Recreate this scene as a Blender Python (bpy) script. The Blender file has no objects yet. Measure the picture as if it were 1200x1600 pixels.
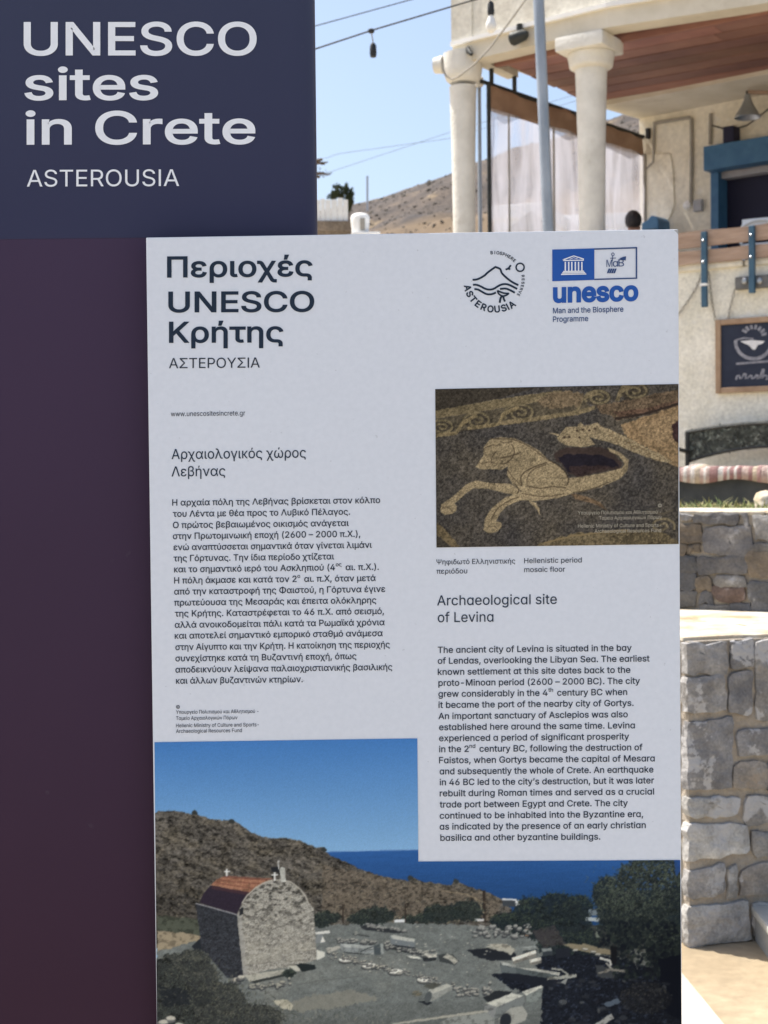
import bpy, bmesh, math, random, os
import numpy as np
from mathutils import Vector, Matrix, noise as mnoise
from mathutils.geometry import delaunay_2d_cdt
R = math.radians
random.seed(7)
rng = np.random.RandomState(11)
S = bpy.context.scene
COL = S.collection

# ------------------------------------------------------------------ camera, sky, sun, exposure
F = 2239.0                       # focal length in pixels of the 1200 x 1600 photograph
CAM = Vector((0, 0, 1.5))
PITCH, ROLL = R(-1.5), R(0.60)
cam_d = bpy.data.cameras.new('camera'); cam = bpy.data.objects.new('camera', cam_d); COL.objects.link(cam)
cam_d.sensor_fit = 'VERTICAL'; cam_d.sensor_height = 36; cam_d.lens = 36 * F / 1600
cam_d.clip_start = 0.05; cam_d.clip_end = 6000
ROT = Matrix.Rotation(R(90) + PITCH, 3, 'X') @ Matrix.Rotation(-ROLL, 3, 'Z')
cam.matrix_world = Matrix.Translation(CAM) @ ROT.to_4x4()
cam_d.dof.use_dof = True; cam_d.dof.focus_distance = 1.61; cam_d.dof.aperture_fstop = 17
S.camera = cam

SUN_EL, SUN_AZ = R(62), R(148)   # azimuth measured counter-clockwise from +X: behind and to the left
sund = Vector((math.cos(SUN_EL) * math.cos(SUN_AZ), math.cos(SUN_EL) * math.sin(SUN_AZ), math.sin(SUN_EL)))
w = bpy.data.worlds.new('World'); S.world = w; w.use_nodes = True
nt = w.node_tree; bg = nt.nodes['Background']
sky = nt.nodes.new('ShaderNodeTexSky'); sky.sky_type = 'NISHITA'; sky.sun_disc = False
sky.sun_elevation = SUN_EL; sky.sun_rotation = R(90) - SUN_AZ
sky.air_density = 1.0; sky.dust_density = 3.0; sky.ozone_density = 1.0
nt.links.new(sky.outputs[0], bg.inputs[0]); bg.inputs[1].default_value = 0.135
sl = bpy.data.lights.new('sun', 'SUN'); sl.energy = 4.7; sl.angle = R(0.53); sl.color = (1, .95, .87)
so = bpy.data.objects.new('sun', sl); COL.objects.link(so)
so.rotation_euler = (-sund).to_track_quat('-Z', 'Y').to_euler(); so.location = (0, 0, 30)
S.view_settings.view_transform = 'Standard'; S.view_settings.look = 'None'; S.view_settings.gamma = 1
S.view_settings.exposure = 0.68

# ------------------------------------------------------------------ helpers
def ray(px, py):
    return ROT @ Vector(((px - 600) / F, (800 - py) / F, -1))
def at(px, py, Y):
    d = ray(px, py); return CAM + d * (Y / d.y)
A0 = R(-34); EX = Vector((math.cos(A0), math.sin(A0), 0)); EN = Vector((-math.sin(A0), math.cos(A0), 0))
BO = Vector((3.254, 14.15, 0))   # the building's front line: EX runs along it to the right, EN goes in
def B(s, d, z): return BO + EX * s + EN * d + Vector((0, 0, z))
def pl(px, py, d):               # pixel -> point of the plane d metres behind the front line
    r = ray(px, py); t = ((BO + EN * d) - CAM).dot(EN) / r.dot(EN); p = CAM + r * t
    return ((p - BO).dot(EX), d, p.z)
def plw(px, py, d): return B(*pl(px, py, d))

def lin(c):
    c = np.asarray(c, float) / 255.; return np.where(c <= .04045, c / 12.92, ((c + .055) / 1.055) ** 2.4)
WHITE_SEEN = lin((189, 196, 209)); PAPER = np.array((.735, .76, .795))
def ink(*c):                      # colour of print that reads as c where bare paper reads as WHITE_SEEN
    return tuple(np.clip(lin(c) / WHITE_SEEN * PAPER, .003, .85))

def wloc(o):
    v = Vector()
    while o is not None: v += o.location; o = o.parent
    return v
def tag(o, label=None, cat=None, group=None, kind=None):
    if label: o['label'] = label
    if cat: o['category'] = cat
    if group: o['group'] = group
    if kind: o['kind'] = kind
    return o
def thing(name, loc, label, cat, group=None):
    o = bpy.data.objects.new(name, None); COL.objects.link(o); o.location = loc; o.empty_display_size = .1
    return tag(o, label, cat, group)

class MB:
    def __init__(s): s.v = []; s.f = []; s.c = []; s.cur = (1, 1, 1)
    def add(s, vs, fs):
        n = len(s.v); s.v += [tuple(v) for v in vs]; s.c += [s.cur] * len(vs); s.f += [tuple(i + n for i in f) for f in fs]
    def hexa(s, b, t):            # four bottom points, four top points
        s.add(list(b) + list(t), [(3, 2, 1, 0), (4, 5, 6, 7), (0, 1, 5, 4), (1, 2, 6, 5), (2, 3, 7, 6), (3, 0, 4, 7)])
    def box(s, a, b, fn=None):
        x0, y0, z0 = a; x1, y1, z1 = b
        fn = fn or (lambda x, y, z: Vector((x, y, z)))
        s.hexa([fn(x0, y0, z0), fn(x1, y0, z0), fn(x1, y1, z0), fn(x0, y1, z0)], [fn(x0, y0, z1), fn(x1, y0, z1), fn(x1, y1, z1), fn(x0, y1, z1)])
    def prism(s, pts, ext):       # closed ring of points extruded by a vector
        n = len(pts); p = [Vector(q) for q in pts]; e = Vector(ext)
        s.add(p + [q + e for q in p], [tuple(range(n))[::-1], tuple(range(n, 2 * n))] + [(i, (i + 1) % n, n + (i + 1) % n, n + i) for i in range(n)])
    def tube(s, pts, r, n=8, caps=True):
        p = [Vector(q) for q in pts]; rs = r if isinstance(r, (list, tuple)) else [r] * len(p)
        vs = []; fs = []
        up = None
        for i, q in enumerate(p):
            t = (p[min(i + 1, len(p) - 1)] - p[max(i - 1, 0)]).normalized()
            if up is None: up = Vector((0, 0, 1)) if abs(t.z) < .9 else Vector((1, 0, 0))
            a = t.cross(up).normalized(); b = t.cross(a).normalized(); up = -b if (-b).dot(up) > 0 else b
            for k in range(n):
                g = 2 * math.pi * k / n; vs.append(q + (a * math.cos(g) + b * math.sin(g)) * rs[i])
        for i in range(len(p) - 1):
            for k in range(n):
                fs.append((i * n + k, i * n + (k + 1) % n, (i + 1) * n + (k + 1) % n, (i + 1) * n + k))
        if caps: fs += [tuple(range(n))[::-1], tuple(range((len(p) - 1) * n, len(p) * n))]
        s.add(vs, fs)
    def lathe(s, prof, c, n=24, axis=None):   # profile (r, z) about a vertical axis at c
        c = Vector(c); vs = []; fs = []
        for r, z in prof:
            for k in range(n):
                g = 2 * math.pi * k / n; vs.append(c + Vector((r * math.cos(g), r * math.sin(g), z)))
        for i in range(len(prof) - 1):
            for k in range(n): fs.append((i * n + k, i * n + (k + 1) % n, (i + 1) * n + (k + 1) % n, (i + 1) * n + k))
        fs += [tuple(range(n))[::-1], tuple(range((len(prof) - 1) * n, len(prof) * n))]
        if axis is not None:
            q = Vector((0, 0, 1)).rotation_difference(axis); vs = [c + q @ (v - c) for v in vs]
        s.add(vs, fs)
    def build(s, name, mat, parent=None, smooth=False, bevel=0, loc=None):
        me = bpy.data.meshes.new(name)
        o = bpy.data.objects.new(name, me); COL.objects.link(o)
        if parent is not None: o.parent = parent
        elif loc is not None: o.location = loc
        L = wloc(o)
        me.from_pydata([(v[0] - L.x, v[1] - L.y, v[2] - L.z) for v in s.v], [], s.f)
        if any(c != (1, 1, 1) for c in s.c):
            ca = me.color_attributes.new('Col', 'FLOAT_COLOR', 'POINT')
            ca.data.foreach_set('color', np.array([(*c, 1) for c in s.c], np.float32).ravel())
        bm = bmesh.new(); bm.from_mesh(me)
        bmesh.ops.recalc_face_normals(bm, faces=bm.faces)
        if bevel:
            es = [e for e in bm.edges if len(e.link_faces) == 2 and e.calc_face_angle(0) > R(40)]
            bmesh.ops.bevel(bm, geom=es, offset=bevel, segments=2, affect='EDGES', profile=.6, clamp_overlap=True)
        bm.to_mesh(me); bm.free()
        if smooth:
            me.polygons.foreach_set('use_smooth', [True] * len(me.polygons))
            if smooth != 'all': me.set_sharp_from_angle(angle=R(40))
        me.materials.append(mat)
        return o

def mk(name, c1, c2=None, scale=4, rough=.8, bump=0, bscale=None, metallic=0, stretch=(1, 1, 1), attr=False, c3=None, lo=.35, hi=.65, spec=.5, fine=0):
    m = bpy.data.materials.new(name); m.use_nodes = True; n = m.node_tree.nodes; l = m.node_tree.links
    p = n['Principled BSDF']; p.inputs['Roughness'].default_value = rough; p.inputs['Metallic'].default_value = metallic
    p.inputs['Specular IOR Level'].default_value = spec
    tc = n.new('ShaderNodeTexCoord'); mp = n.new('ShaderNodeMapping'); mp.inputs['Scale'].default_value = stretch
    l.new(tc.outputs['Object'], mp.inputs[0])
    nz = n.new('ShaderNodeTexNoise'); nz.inputs['Scale'].default_value = scale; nz.inputs['Detail'].default_value = 8; nz.inputs['Roughness'].default_value = .62
    l.new(mp.outputs[0], nz.inputs['Vector'])
    rp = n.new('ShaderNodeValToRGB'); e = rp.color_ramp.elements
    e[0].position = lo; e[1].position = hi; e[0].color = (*c1, 1); e[1].color = (*(c2 or c1), 1)
    if c3: q = e.new(min(.97, hi + .12)); q.color = (*c3, 1)
    l.new(nz.outputs['Fac'], rp.inputs[0]); out = rp.outputs[0]
    if attr:
        a = n.new('ShaderNodeVertexColor'); a.layer_name = 'Col'
        mx = n.new('ShaderNodeMix'); mx.data_type = 'RGBA'; mx.blend_type = 'MULTIPLY'; mx.inputs['Factor'].default_value = 1
        l.new(a.outputs[0], mx.inputs['A']); l.new(out, mx.inputs['B']); out = mx.outputs['Result']
    if fine:
        n2 = n.new('ShaderNodeTexNoise'); n2.inputs['Scale'].default_value = scale * 14; n2.inputs['Detail'].default_value = 4
        l.new(mp.outputs[0], n2.inputs['Vector'])
        mr = n.new('ShaderNodeMapRange'); mr.inputs['From Min'].default_value = .3; mr.inputs['From Max'].default_value = .7
        mr.inputs['To Min'].default_value = 1 - fine; mr.inputs['To Max'].default_value = 1 + fine; l.new(n2.outputs['Fac'], mr.inputs['Value'])
        mx = n.new('ShaderNodeMix'); mx.data_type = 'RGBA'; mx.blend_type = 'MULTIPLY'; mx.inputs['Factor'].default_value = 1
        l.new(out, mx.inputs['A']); l.new(mr.outputs[0], mx.inputs['B']); out = mx.outputs['Result']
    l.new(out, p.inputs['Base Color'])
    if bump:
        nb = n.new('ShaderNodeTexNoise'); nb.inputs['Scale'].default_value = bscale or scale * 3; nb.inputs['Detail'].default_value = 8
        l.new(mp.outputs[0], nb.inputs['Vector'])
        b = n.new('ShaderNodeBump'); b.inputs['Strength'].default_value = bump; b.inputs['Distance'].default_value = .02
        l.new(nb.outputs['Fac'], b.inputs['Height']); l.new(b.outputs[0], p.inputs['Normal'])
    return m

M = {}
M['stucco'] = mk('cream_stucco', (.60, .56, .47), (.76, .73, .64), 1.6, .9, .5, 9, fine=.10)
M['stucco_low'] = mk('lower_stucco', (.68, .65, .55), (.84, .81, .72), 2.2, .9, .6, 10, fine=.14)
M['stucco_in'] = mk('inner_wall_plaster', (.72, .66, .53), (.84, .79, .67), 1.2, .9, .6, 6, fine=.1)
M['cream_trim'] = mk('cream_trim', (.57, .52, .42), (.67, .62, .52), 3, .85, .2)
M['white_paint'] = mk('white_paint', (.74, .73, .70), (.84, .83, .80), 3, .8, .2)
M['col_paint'] = mk('column_paint', (.64, .62, .565), (.76, .74, .68), 5, .85, .35, 30)
M['wood_red'] = mk('red_brown_ceiling_boards', (.24, .11, .085), (.42, .215, .155), 3, .65, .3, 12, stretch=(.35, .35, 1), attr=True)
M['plank'] = mk('weathered_plank', (.30, .20, .14), (.46, .33, .25), 6, .8, .4, 20, stretch=(.3, .3, 2.5))
M['frame_wood'] = mk('frame_wood', (.28, .18, .11), (.38, .26, .17), 8, .7, .2)
M['blue'] = mk('blue_paint', (.035, .12, .24), (.06, .17, .30), 5, .5, .15)
M['dark_blue'] = mk('dark_blue_post_paint', (.025, .075, .13), (.045, .11, .17), 9, .5, .1)
M['navy_dark'] = mk('dark_interior', (.008, .008, .03), (.012, .012, .04), 2, .7)
M['grey_box'] = mk('grey_plastic', (.32, .32, .33), (.38, .38, .39), 8, .6)
M['pvc_grey'] = mk('conduit_grey', (.28, .26, .22), (.34, .31, .27), 8, .7)
M['galv'] = mk('galvanised_pole', (.25, .29, .34), (.36, .40, .45), 7, .45, .1, 30, metallic=.35, stretch=(1, 1, .3))
M['black'] = mk('black_rubber', (.012, .013, .014), (.02, .02, .022), 10, .6)
M['iron'] = mk('dark_cast_iron', (.018, .022, .022), (.04, .042, .038), 10, .55, .3, metallic=.2)
M['brown_cloth'] = mk('brown_canvas', (.30, .19, .125), (.40, .265, .18), 3, .9, .2)
M['chalkboard'] = mk('chalkboard', (.012, .018, .04), (.022, .03, .055), 5, .8)
M['chalk'] = mk('chalk', (.16, .165, .20), (.34, .34, .38), 30, .95)
M['chalk_white'] = mk('chalk_white', (.62, .62, .64), (.75, .75, .76), 20, .95)
M['stone'] = mk('wall_stone', (.55, .54, .53), (1.0, .99, .97), 9, .9, .9, 22, attr=True, c3=(1.5, 1.5, 1.48), lo=.36, hi=.6, fine=.18)
def lichen(m, col, scale, lo, hi, amt):
    n = m.node_tree.nodes; l = m.node_tree.links; p = n['Principled BSDF']; src = p.inputs['Base Color'].links[0].from_socket
    tc = n.new('ShaderNodeTexCoord'); z = n.new('ShaderNodeTexNoise'); z.inputs['Scale'].default_value = scale; z.inputs['Detail'].default_value = 7; z.inputs['Roughness'].default_value = .66; l.new(tc.outputs['Object'], z.inputs['Vector'])
    r = n.new('ShaderNodeMapRange'); r.inputs['From Min'].default_value = lo; r.inputs['From Max'].default_value = hi; r.inputs['To Max'].default_value = amt; l.new(z.outputs['Fac'], r.inputs['Value'])
    x = n.new('ShaderNodeMix'); x.data_type = 'RGBA'; l.new(r.outputs[0], x.inputs['Factor']); l.new(src, x.inputs['A']); x.inputs['B'].default_value = (*col, 1); l.new(x.outputs['Result'], p.inputs['Base Color'])
lichen(M['stone'], (.44, .43, .42), 6.0, .53, .555, .85); lichen(M['stone'], (.33, .24, .15), 5, .60, .68, .6)
for k_ in ('stucco', 'stucco_low', 'stucco_in', 'col_paint', 'cream_trim'): lichen(M[k_], (.34, .29, .22), 1.7, .60, .74, .5)
for k_ in ('stucco', 'stucco_low', 'stucco_in'): lichen(M[k_], (.80, .78, .72), 3.1, .60, .64, .5)
M['stone_dark'] = mk('dark_wall_stone', (.34, .335, .335), (.60, .59, .58), 9, .9, .9, 22, attr=True, c3=(1.1, 1.1, 1.08), lo=.36, hi=.6, fine=.2); lichen(M['stone_dark'], (.36, .35, .34), 9, .62, .66, .7)
M['mortar'] = mk('mortar', (.29, .245, .19), (.41, .355, .285), 14, .95, .8, 40)
M['flag'] = mk('pale_flagstone', (.36, .27, .16), (.54, .47, .36), 6, .9, .6, 18, c3=(.66, .63, .56), lo=.34, hi=.5, fine=.1)
M['concrete'] = mk('step_concrete', (.28, .275, .25), (.38, .37, .34), 6, .9, .3, 40)
M['ground'] = mk('sandy_ground', (.30, .235, .15), (.42, .34, .23), 1.7, .95, .4, 12, fine=.12)
M['path'] = mk('pale_concrete_path', (.42, .385, .32), (.52, .48, .41), 2.2, .92, .2, 25, fine=.06)
M['dirt'] = mk('terrace_dirt', (.33, .27, .18), (.46, .39, .28), 2, .95, .4, fine=.2)
M['hair'] = mk('dark_hair', (.012, .010, .012), (.03, .022, .022), 40, .55, .4, 90, stretch=(1, 1, .3))
M['skin'] = mk('skin', (.30, .16, .11), (.36, .20, .14), 8, .55)
M['shirt'] = mk('dark_shirt', (.03, .03, .05), (.05, .05, .075), 14, .9)
M['leaf'] = mk('tree_leaves', (.035, .055, .025), (.075, .10, .045), 3, .7)
M['bark'] = mk('bark', (.07, .05, .035), (.14, .10, .07), 8, .95, .8)
M['scrub'] = mk('hill_scrub', (.032, .028, .022), (.065, .054, .040), .35, .9)
M['steel'] = mk('brushed_steel', (.34, .36, .38), (.42, .44, .46), 8, .35, metallic=.8)
M['tan_stone'] = mk('brown_stone_wall', (.10, .075, .055), (.24, .19, .14), 1.2, .95, .7, 4, fine=.3)

def grey_mat(name, col, rough=.6, spec=.3):
    return mk(name, col, tuple(min(1, c * 1.06) for c in col), 60, rough, spec=spec)

# ------------------------------------------------------------------ setting: ground, terrace, hills
g = MB(); g.add([(-900, -900, 0), (900, -900, 0), (900, 900, 0), (-900, 900, 0)], [(0, 1, 2, 3)])
tag(g.build('ground', M['ground']), kind='structure')
bounce_ = MB(); bounce_.add([(-60, -9, .004), (60, -9, .004), (60, .0, .004), (-60, .0, .004)], [(0, 1, 2, 3)])  # unseen sheet added behind the camera, grey to cool the bounce on the sign
tag(bounce_.build('bounce_sheet', mk('bounce_sheet_grey', (.31, .31, .315), (.39, .39, .395), 3, .9, .5, 60, fine=.3)), kind='structure')
p_ = MB(); e0, e1 = at(1067, 1525, 4.3), at(1122, 1592, 3.9)
e0 = at(1063, 1519, 1); d0 = ray(1063, 1519); e0 = CAM + d0 * (-1.5 / d0.z); d1 = ray(1121, 1590); e1 = CAM + d1 * (-1.5 / d1.z)
dv = (e1 - e0).normalized(); q0 = e0 - dv * 0.9; q1 = e0 + dv * 6
p_.add([(q0.x, q0.y, .004), (q1.x, q1.y, .004), (q1.x - 1.3, q1.y - .2, .004), (q0.x - 1.25, q0.y - .2, .004)], [(0, 3, 2, 1)])
tag(p_.build('path', M['path']), kind='structure')
# raised terrace ground that carries the building
def upper_wall_line():
    a = at(1062, 800, 5.42); b = at(1200, 800, 5.27)
    d = Vector((b.x - a.x, b.y - a.y, 0)).normalized(); return Vector((a.x, a.y, 0)), d
UA, UD = upper_wall_line(); UN = Vector((UD.y, -UD.x, 0))   # UN faces the camera
if UN.y > 0: UN = -UN
t_ = MB(); TZ = 1.12
a, b = UA - UD * 9, UA + UD * 9
q = [a - UN * .1, b - UN * .1, Vector((60, -6, 0)), Vector((110, 64, 0)), Vector((-90, 64, 0)), Vector((-70, 15, 0))]
t_.prism([(v.x, v.y, .02) for v in q], (0, 0, TZ - .02))
tag(t_.build('terrace_ground', M['dirt']), kind='structure')

RIDGE = [(-2500, 440), (-800, 400), (0, 360), (440, 334), (545, 321), (600, 308), (650, 292), (688, 279), (720, 270), (790, 250), (860, 228), (930, 203), (1000, 188), (1200, 175), (2000, 250), (3800, 330)]
rx_, ry_ = [r[0] for r in RIDGE], [r[1] for r in RIDGE]
def hill_z(px, Y):
    Yr = 230.0
    e = (742 - np.interp(px, rx_, ry_)) / F
    u = min(max((Y - 45) / (Yr - 45), 0), 1)
    X = (px - 600) / F * Y
    nz = mnoise.fractal((X * .03, Y * .03, 3.3), 1.0, 2.0, 5) * 3.0 + mnoise.fractal((X * .16, Y * .16, 7.1), 1.0, 2.0, 4) * .8
    base = e * Yr * (u ** 1.25) if Y <= Yr else e * Yr - (Y - Yr) * .25
    return 1.1 + base + nz * min(1, u * 3) * (0.55 if Y > Yr * .9 else 1)
h = MB(); pxs = np.concatenate([np.arange(-2500, 400, 90), np.arange(400, 1100, 5), np.arange(1100, 3801, 90)]); Ys = np.concatenate([np.arange(45, 232, 2.4), np.arange(236, 330, 12)])
vs = [((px - 600) / F * Y, Y, hill_z(px, Y)) for Y in Ys for px in pxs]; nx = len(pxs)
h.add(vs, [(j * nx + i, j * nx + i + 1, (j + 1) * nx + i + 1, (j + 1) * nx + i) for j in range(len(Ys) - 1) for i in range(nx - 1)])
hm = mk('dry_hillside', (.042, .034, .030), (.09, .068, .052), .16, .95, .8, .9, c3=(.19, .14, .08), lo=.36, hi=.60, fine=.5)
_n = hm.node_tree.nodes; _l = hm.node_tree.links; _p = _n['Principled BSDF']; _src = _p.inputs['Base Color'].links[0].from_socket
_tc = _n.new('ShaderNodeTexCoord'); _sx = _n.new('ShaderNodeSeparateXYZ'); _l.new(_tc.outputs['Object'], _sx.inputs[0])
_nz = _n.new('ShaderNodeTexNoise'); _nz.inputs['Scale'].default_value = .09; _nz.inputs['Detail'].default_value = 5; _l.new(_tc.outputs['Object'], _nz.inputs['Vector'])
_ad = _n.new('ShaderNodeMath'); _ad.operation = 'MULTIPLY_ADD'; _ad.inputs[1].default_value = 9; _l.new(_nz.outputs['Fac'], _ad.inputs[0]); _l.new(_sx.outputs['Z'], _ad.inputs[2])
_mr = _n.new('ShaderNodeMapRange'); _mr.inputs['From Min'].default_value = 37.5; _mr.inputs['From Max'].default_value = 40.5; _mr.inputs['To Min'].default_value = .75; _mr.inputs['To Max'].default_value = 0; _l.new(_ad.outputs[0], _mr.inputs['Value'])
_mx = _n.new('ShaderNodeMix'); _mx.data_type = 'RGBA'; _l.new(_mr.outputs[0], _mx.inputs['Factor']); _l.new(_src, _mx.inputs['A']); _mx.inputs['B'].default_value = (.155, .105, .055, 1); _l.new(_mx.outputs['Result'], _p.inputs['Base Color'])
tag(h.build('hills', hm, smooth='all'), kind='structure')
sc = MB()
for i in range(7600):
    px = random.uniform(430, 1080); Y = random.uniform(70, 232); u = (Y - 45) / 185
    if random.random() > .35 + .65 * u: continue
    z = hill_z(px, Y); c = Vector(((px - 600) / F * Y, Y, z))
    if z < 36 and random.random() < .6: continue
    r = random.uniform(.08, .28) * (1.7 if random.random() < .08 else 1)
    n = 7; vs = []
    for j in range(4):
        th = j / 3 * math.pi / 2
        for k in range(n):
            rr = r * math.cos(th) * random.uniform(.75, 1.2); gk = 2 * math.pi * k / n + j
            vs.append(c + Vector((rr * math.cos(gk), rr * math.sin(gk), r * .8 * math.sin(th) * random.uniform(.8, 1.15) - .1)))
    sc.add(vs, [(j * n + k, j * n + (k + 1) % n, (j + 1) * n + (k + 1) % n, (j + 1) * n + k) for j in range(3) for k in range(n)])
for i in range(3600):
    px = random.choice([random.uniform(-900, 430), random.uniform(1080, 2400)]); Y = random.uniform(80, 232); z = hill_z(px, Y); c = Vector(((px - 600) / F * Y, Y, z)); r = random.uniform(.12, .6)
    vs = [c + Vector((r * q_ * math.cos(g_ + q_) * random.uniform(.75, 1.2), r * q_ * math.sin(g_ + q_), zz * r)) for q_, zz in ((1, -.1), (.85, .45), (.3, .75)) for g_ in [2 * math.pi * t / 6 for t in range(6)]]
    sc.add(vs, [(j * 6 + k, j * 6 + (k + 1) % 6, (j + 1) * 6 + (k + 1) % 6, (j + 1) * 6 + k) for j in range(2) for k in range(6)] + [tuple(range(12, 18))])
tag(sc.build('scrub', M['scrub'], smooth='all'), 'low dark scrub dotted over the dry hillside', 'scrub', kind='stuff')

# ------------------------------------------------------------------ stone masonry
STONE_COL = [(.29, .28, .275), (.24, .235, .235), (.34, .33, .32), (.32, .305, .285), (.44, .43, .41), (.21, .21, .215), (.40, .34, .27), (.34, .305, .265)]
def stone(mb, ring, fn, depth, col):
    """ring: 2-d outline (u, v); fn(u, v, h) -> world point; h is height above the mortar."""
    cu = sum(p[0] for p in ring) / len(ring); cv = sum(p[1] for p in ring) / len(ring)
    pts = []
    for i in range(len(ring)):
        a, b = ring[i], ring[(i + 1) % len(ring)]
        L = math.hypot(b[0] - a[0], b[1] - a[1]); k = max(2, int(L / .022))
        for j in range(k):
            t = j / k; pts.append((a[0] + (b[0] - a[0]) * t, a[1] + (b[1] - a[1]) * t))
    m = len(pts); sm = []
    for i in range(m):
        a, b, c = pts[i - 1], pts[i], pts[(i + 1) % m]
        sm.append((.16 * a[0] + .68 * b[0] + .16 * c[0] + random.uniform(-.004, .004), .16 * a[1] + .68 * b[1] + .16 * c[1] + random.uniform(-.004, .004)))
    sd = random.random() * 50; vs = []; fs = []
    tu, tv = random.uniform(-.25, .25), random.uniform(-.25, .25)
    for k, (sc_, hh) in enumerate([(1.0, -.03 / depth * .4), (1.0, .35), (.975, .88), (.80, 1.0), (.45, 1.02), (.15, 1.03)]):
        for (u, v) in sm:
            uu, vv = cu + (u - cu) * sc_, cv + (v - cv) * sc_; uu += .006 * mnoise.noise((u * 30, v * 30, sd)); vv += .006 * mnoise.noise((u * 30, v * 30, sd + 9))
            nn = mnoise.fractal((uu * 14 + sd, vv * 14, sd), 1.0, 2.0, 4) * .27 + (uu - cu) * tu / .1 * .3 + (vv - cv) * tv / .1 * .3
            vs.append(fn(uu, vv, hh * depth + (nn * depth if k > 1 else nn * depth * .3 if k else 0)))
    for k in range(5):
        for i in range(m): fs.append((k * m + i, k * m + (i + 1) % m, (k + 1) * m + (i + 1) % m, (k + 1) * m + i))
    fs.append(tuple(range(5 * m, 6 * m)))
    v = random.uniform(.85, 1.15); mb.cur = tuple(c * v for c in col); mb.add(vs, fs)
def rand_stones(mb, u0, u1, v0, v1, fn, depth=.03, hmin=.09, hmax=.2):
    v = v0
    while v < v1 - .03:
        hgt = min(random.uniform(hmin, hmax), v1 - v)
        if v1 - v - hgt < .05: hgt = v1 - v
        u = u0
        while u < u1 - .03:
            wd = min(random.uniform(.10, .34), u1 - u)
            if u1 - u - wd < .07: wd = u1 - u
            parts = [(v, v + hgt)] if hgt < .15 or random.random() < .6 else [(v, v + hgt * .5), (v + hgt * .5, v + hgt)]
            for (a, b) in parts:
                j = lambda: random.uniform(-.014, .014); mg = .004
                stone(mb, [(u + mg + j() * .6, a + mg + j() * .6), (u + wd - mg + j() * .6, a + mg + j() * .6), (u + wd - mg + j() * .6, b - mg + j() * .6), (u + mg + j() * .6, b - mg + j() * .6)], fn, depth, random.choice(STONE_COL))
            u += wd
        v += hgt

# pier: a block end of the stair wall, yawed so its face recedes to the right
PY_ = R(16); PU = Vector((math.cos(PY_), math.sin(PY_), 0)); PN = Vector((math.sin(PY_), -math.cos(PY_), 0))
pc = at(1078, 1480, 4.5); PC = Vector((pc.x, pc.y, 0))        # foot of its near left corner
def pf(u, v, hh): return PC + PU * u + Vector((0, 0, v)) + PN * hh
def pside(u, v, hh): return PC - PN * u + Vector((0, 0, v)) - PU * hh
def ppx(px, py):
    r = ray(px, py); t = (PC - CAM).dot(PN) / r.dot(PN); p = CAM + r * t; return ((p - PC).dot(PU), p.z)
pier = thing('stone_pier', PC, 'grey stone pier with pale sunlit flagstone top right of the sign panel', 'stone pier')
PH = .965
mo = MB(); mo.hexa([pf(-.008, -.05, .014), pf(2.2, -.05, .014), pf(2.2, -.05, -1.3), pf(0, -.05, -1.1)], [pf(-.008, PH, .014), pf(2.2, PH, .014), pf(2.2, PH, -1.3), pf(0, PH, -1.1)])
mo.build('core', M['mortar'], pier)
st = MB()
PS = [(1079, 1004, 1129, 1050, 2), (1079, 1053, 1128, 1112, 2), (1136, 1002, 1171, 1040, 1), (1134, 1046, 1172, 1114, 1), (1176, 998, 1225, 1128, 3), (1079, 1119, 1137, 1232, 1), (1148, 1135, 1225, 1182, 0), (1139, 1187, 1190, 1233, 7), (1194, 1187, 1230, 1240, 5),
      (1079, 1239, 1153, 1277, 4), (1158, 1238, 1228, 1287, 3), (1079, 1283, 1166, 1340, 4), (1170, 1292, 1230, 1340, 3), (1079, 1347, 1129, 1399, 2), (1133, 1350, 1146, 1399, 4), (1150, 1346, 1230, 1400, 7), (1079, 1404, 1166, 1478, 4), (1170, 1404, 1230, 1470, 3)]
for (x0, y0, x1, y1, ci) in PS:
    a, b = ppx(x0, y1), ppx(x1, y0); jt = lambda: random.uniform(-.010, .010)
    u0, u1 = (a[0] - .002 if x0 > 1080 else -.020), b[0] + .002; v0, v1 = max(a[1] - .002, .002), min(b[1] + .002, PH + .004)
    stone(st, [(u0, v0 + jt()), (u1 + jt(), v0 + jt()), (u1 + jt(), v1 + jt()), (u0 + (u1 - u0) * random.uniform(.3, .6), v1 + jt()), (u0, v1 + jt())], pf, .028, STONE_COL[ci])
rand_stones(st, ppx(1232, 1200)[0], 2.15, .01, PH - .01, pf)
_sc = STONE_COL; STONE_COL = [(.66, .63, .57), (.70, .67, .61), (.60, .57, .51), (.72, .69, .63)]; rand_stones(st, .03, 1.08, .01, PH - .01, pside, .02); STONE_COL = _sc  # left face coloured paler to stand in for direct sun on it
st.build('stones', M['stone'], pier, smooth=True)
cp = MB()
def slab_ring(u0, u1, w0, w1): return [(u0, w0), (u1, w0), (u1, w1), (u0, w1)]
def ptop(u, w, hh): return PC + PU * u - PN * w + Vector((0, 0, PH + hh))
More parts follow.
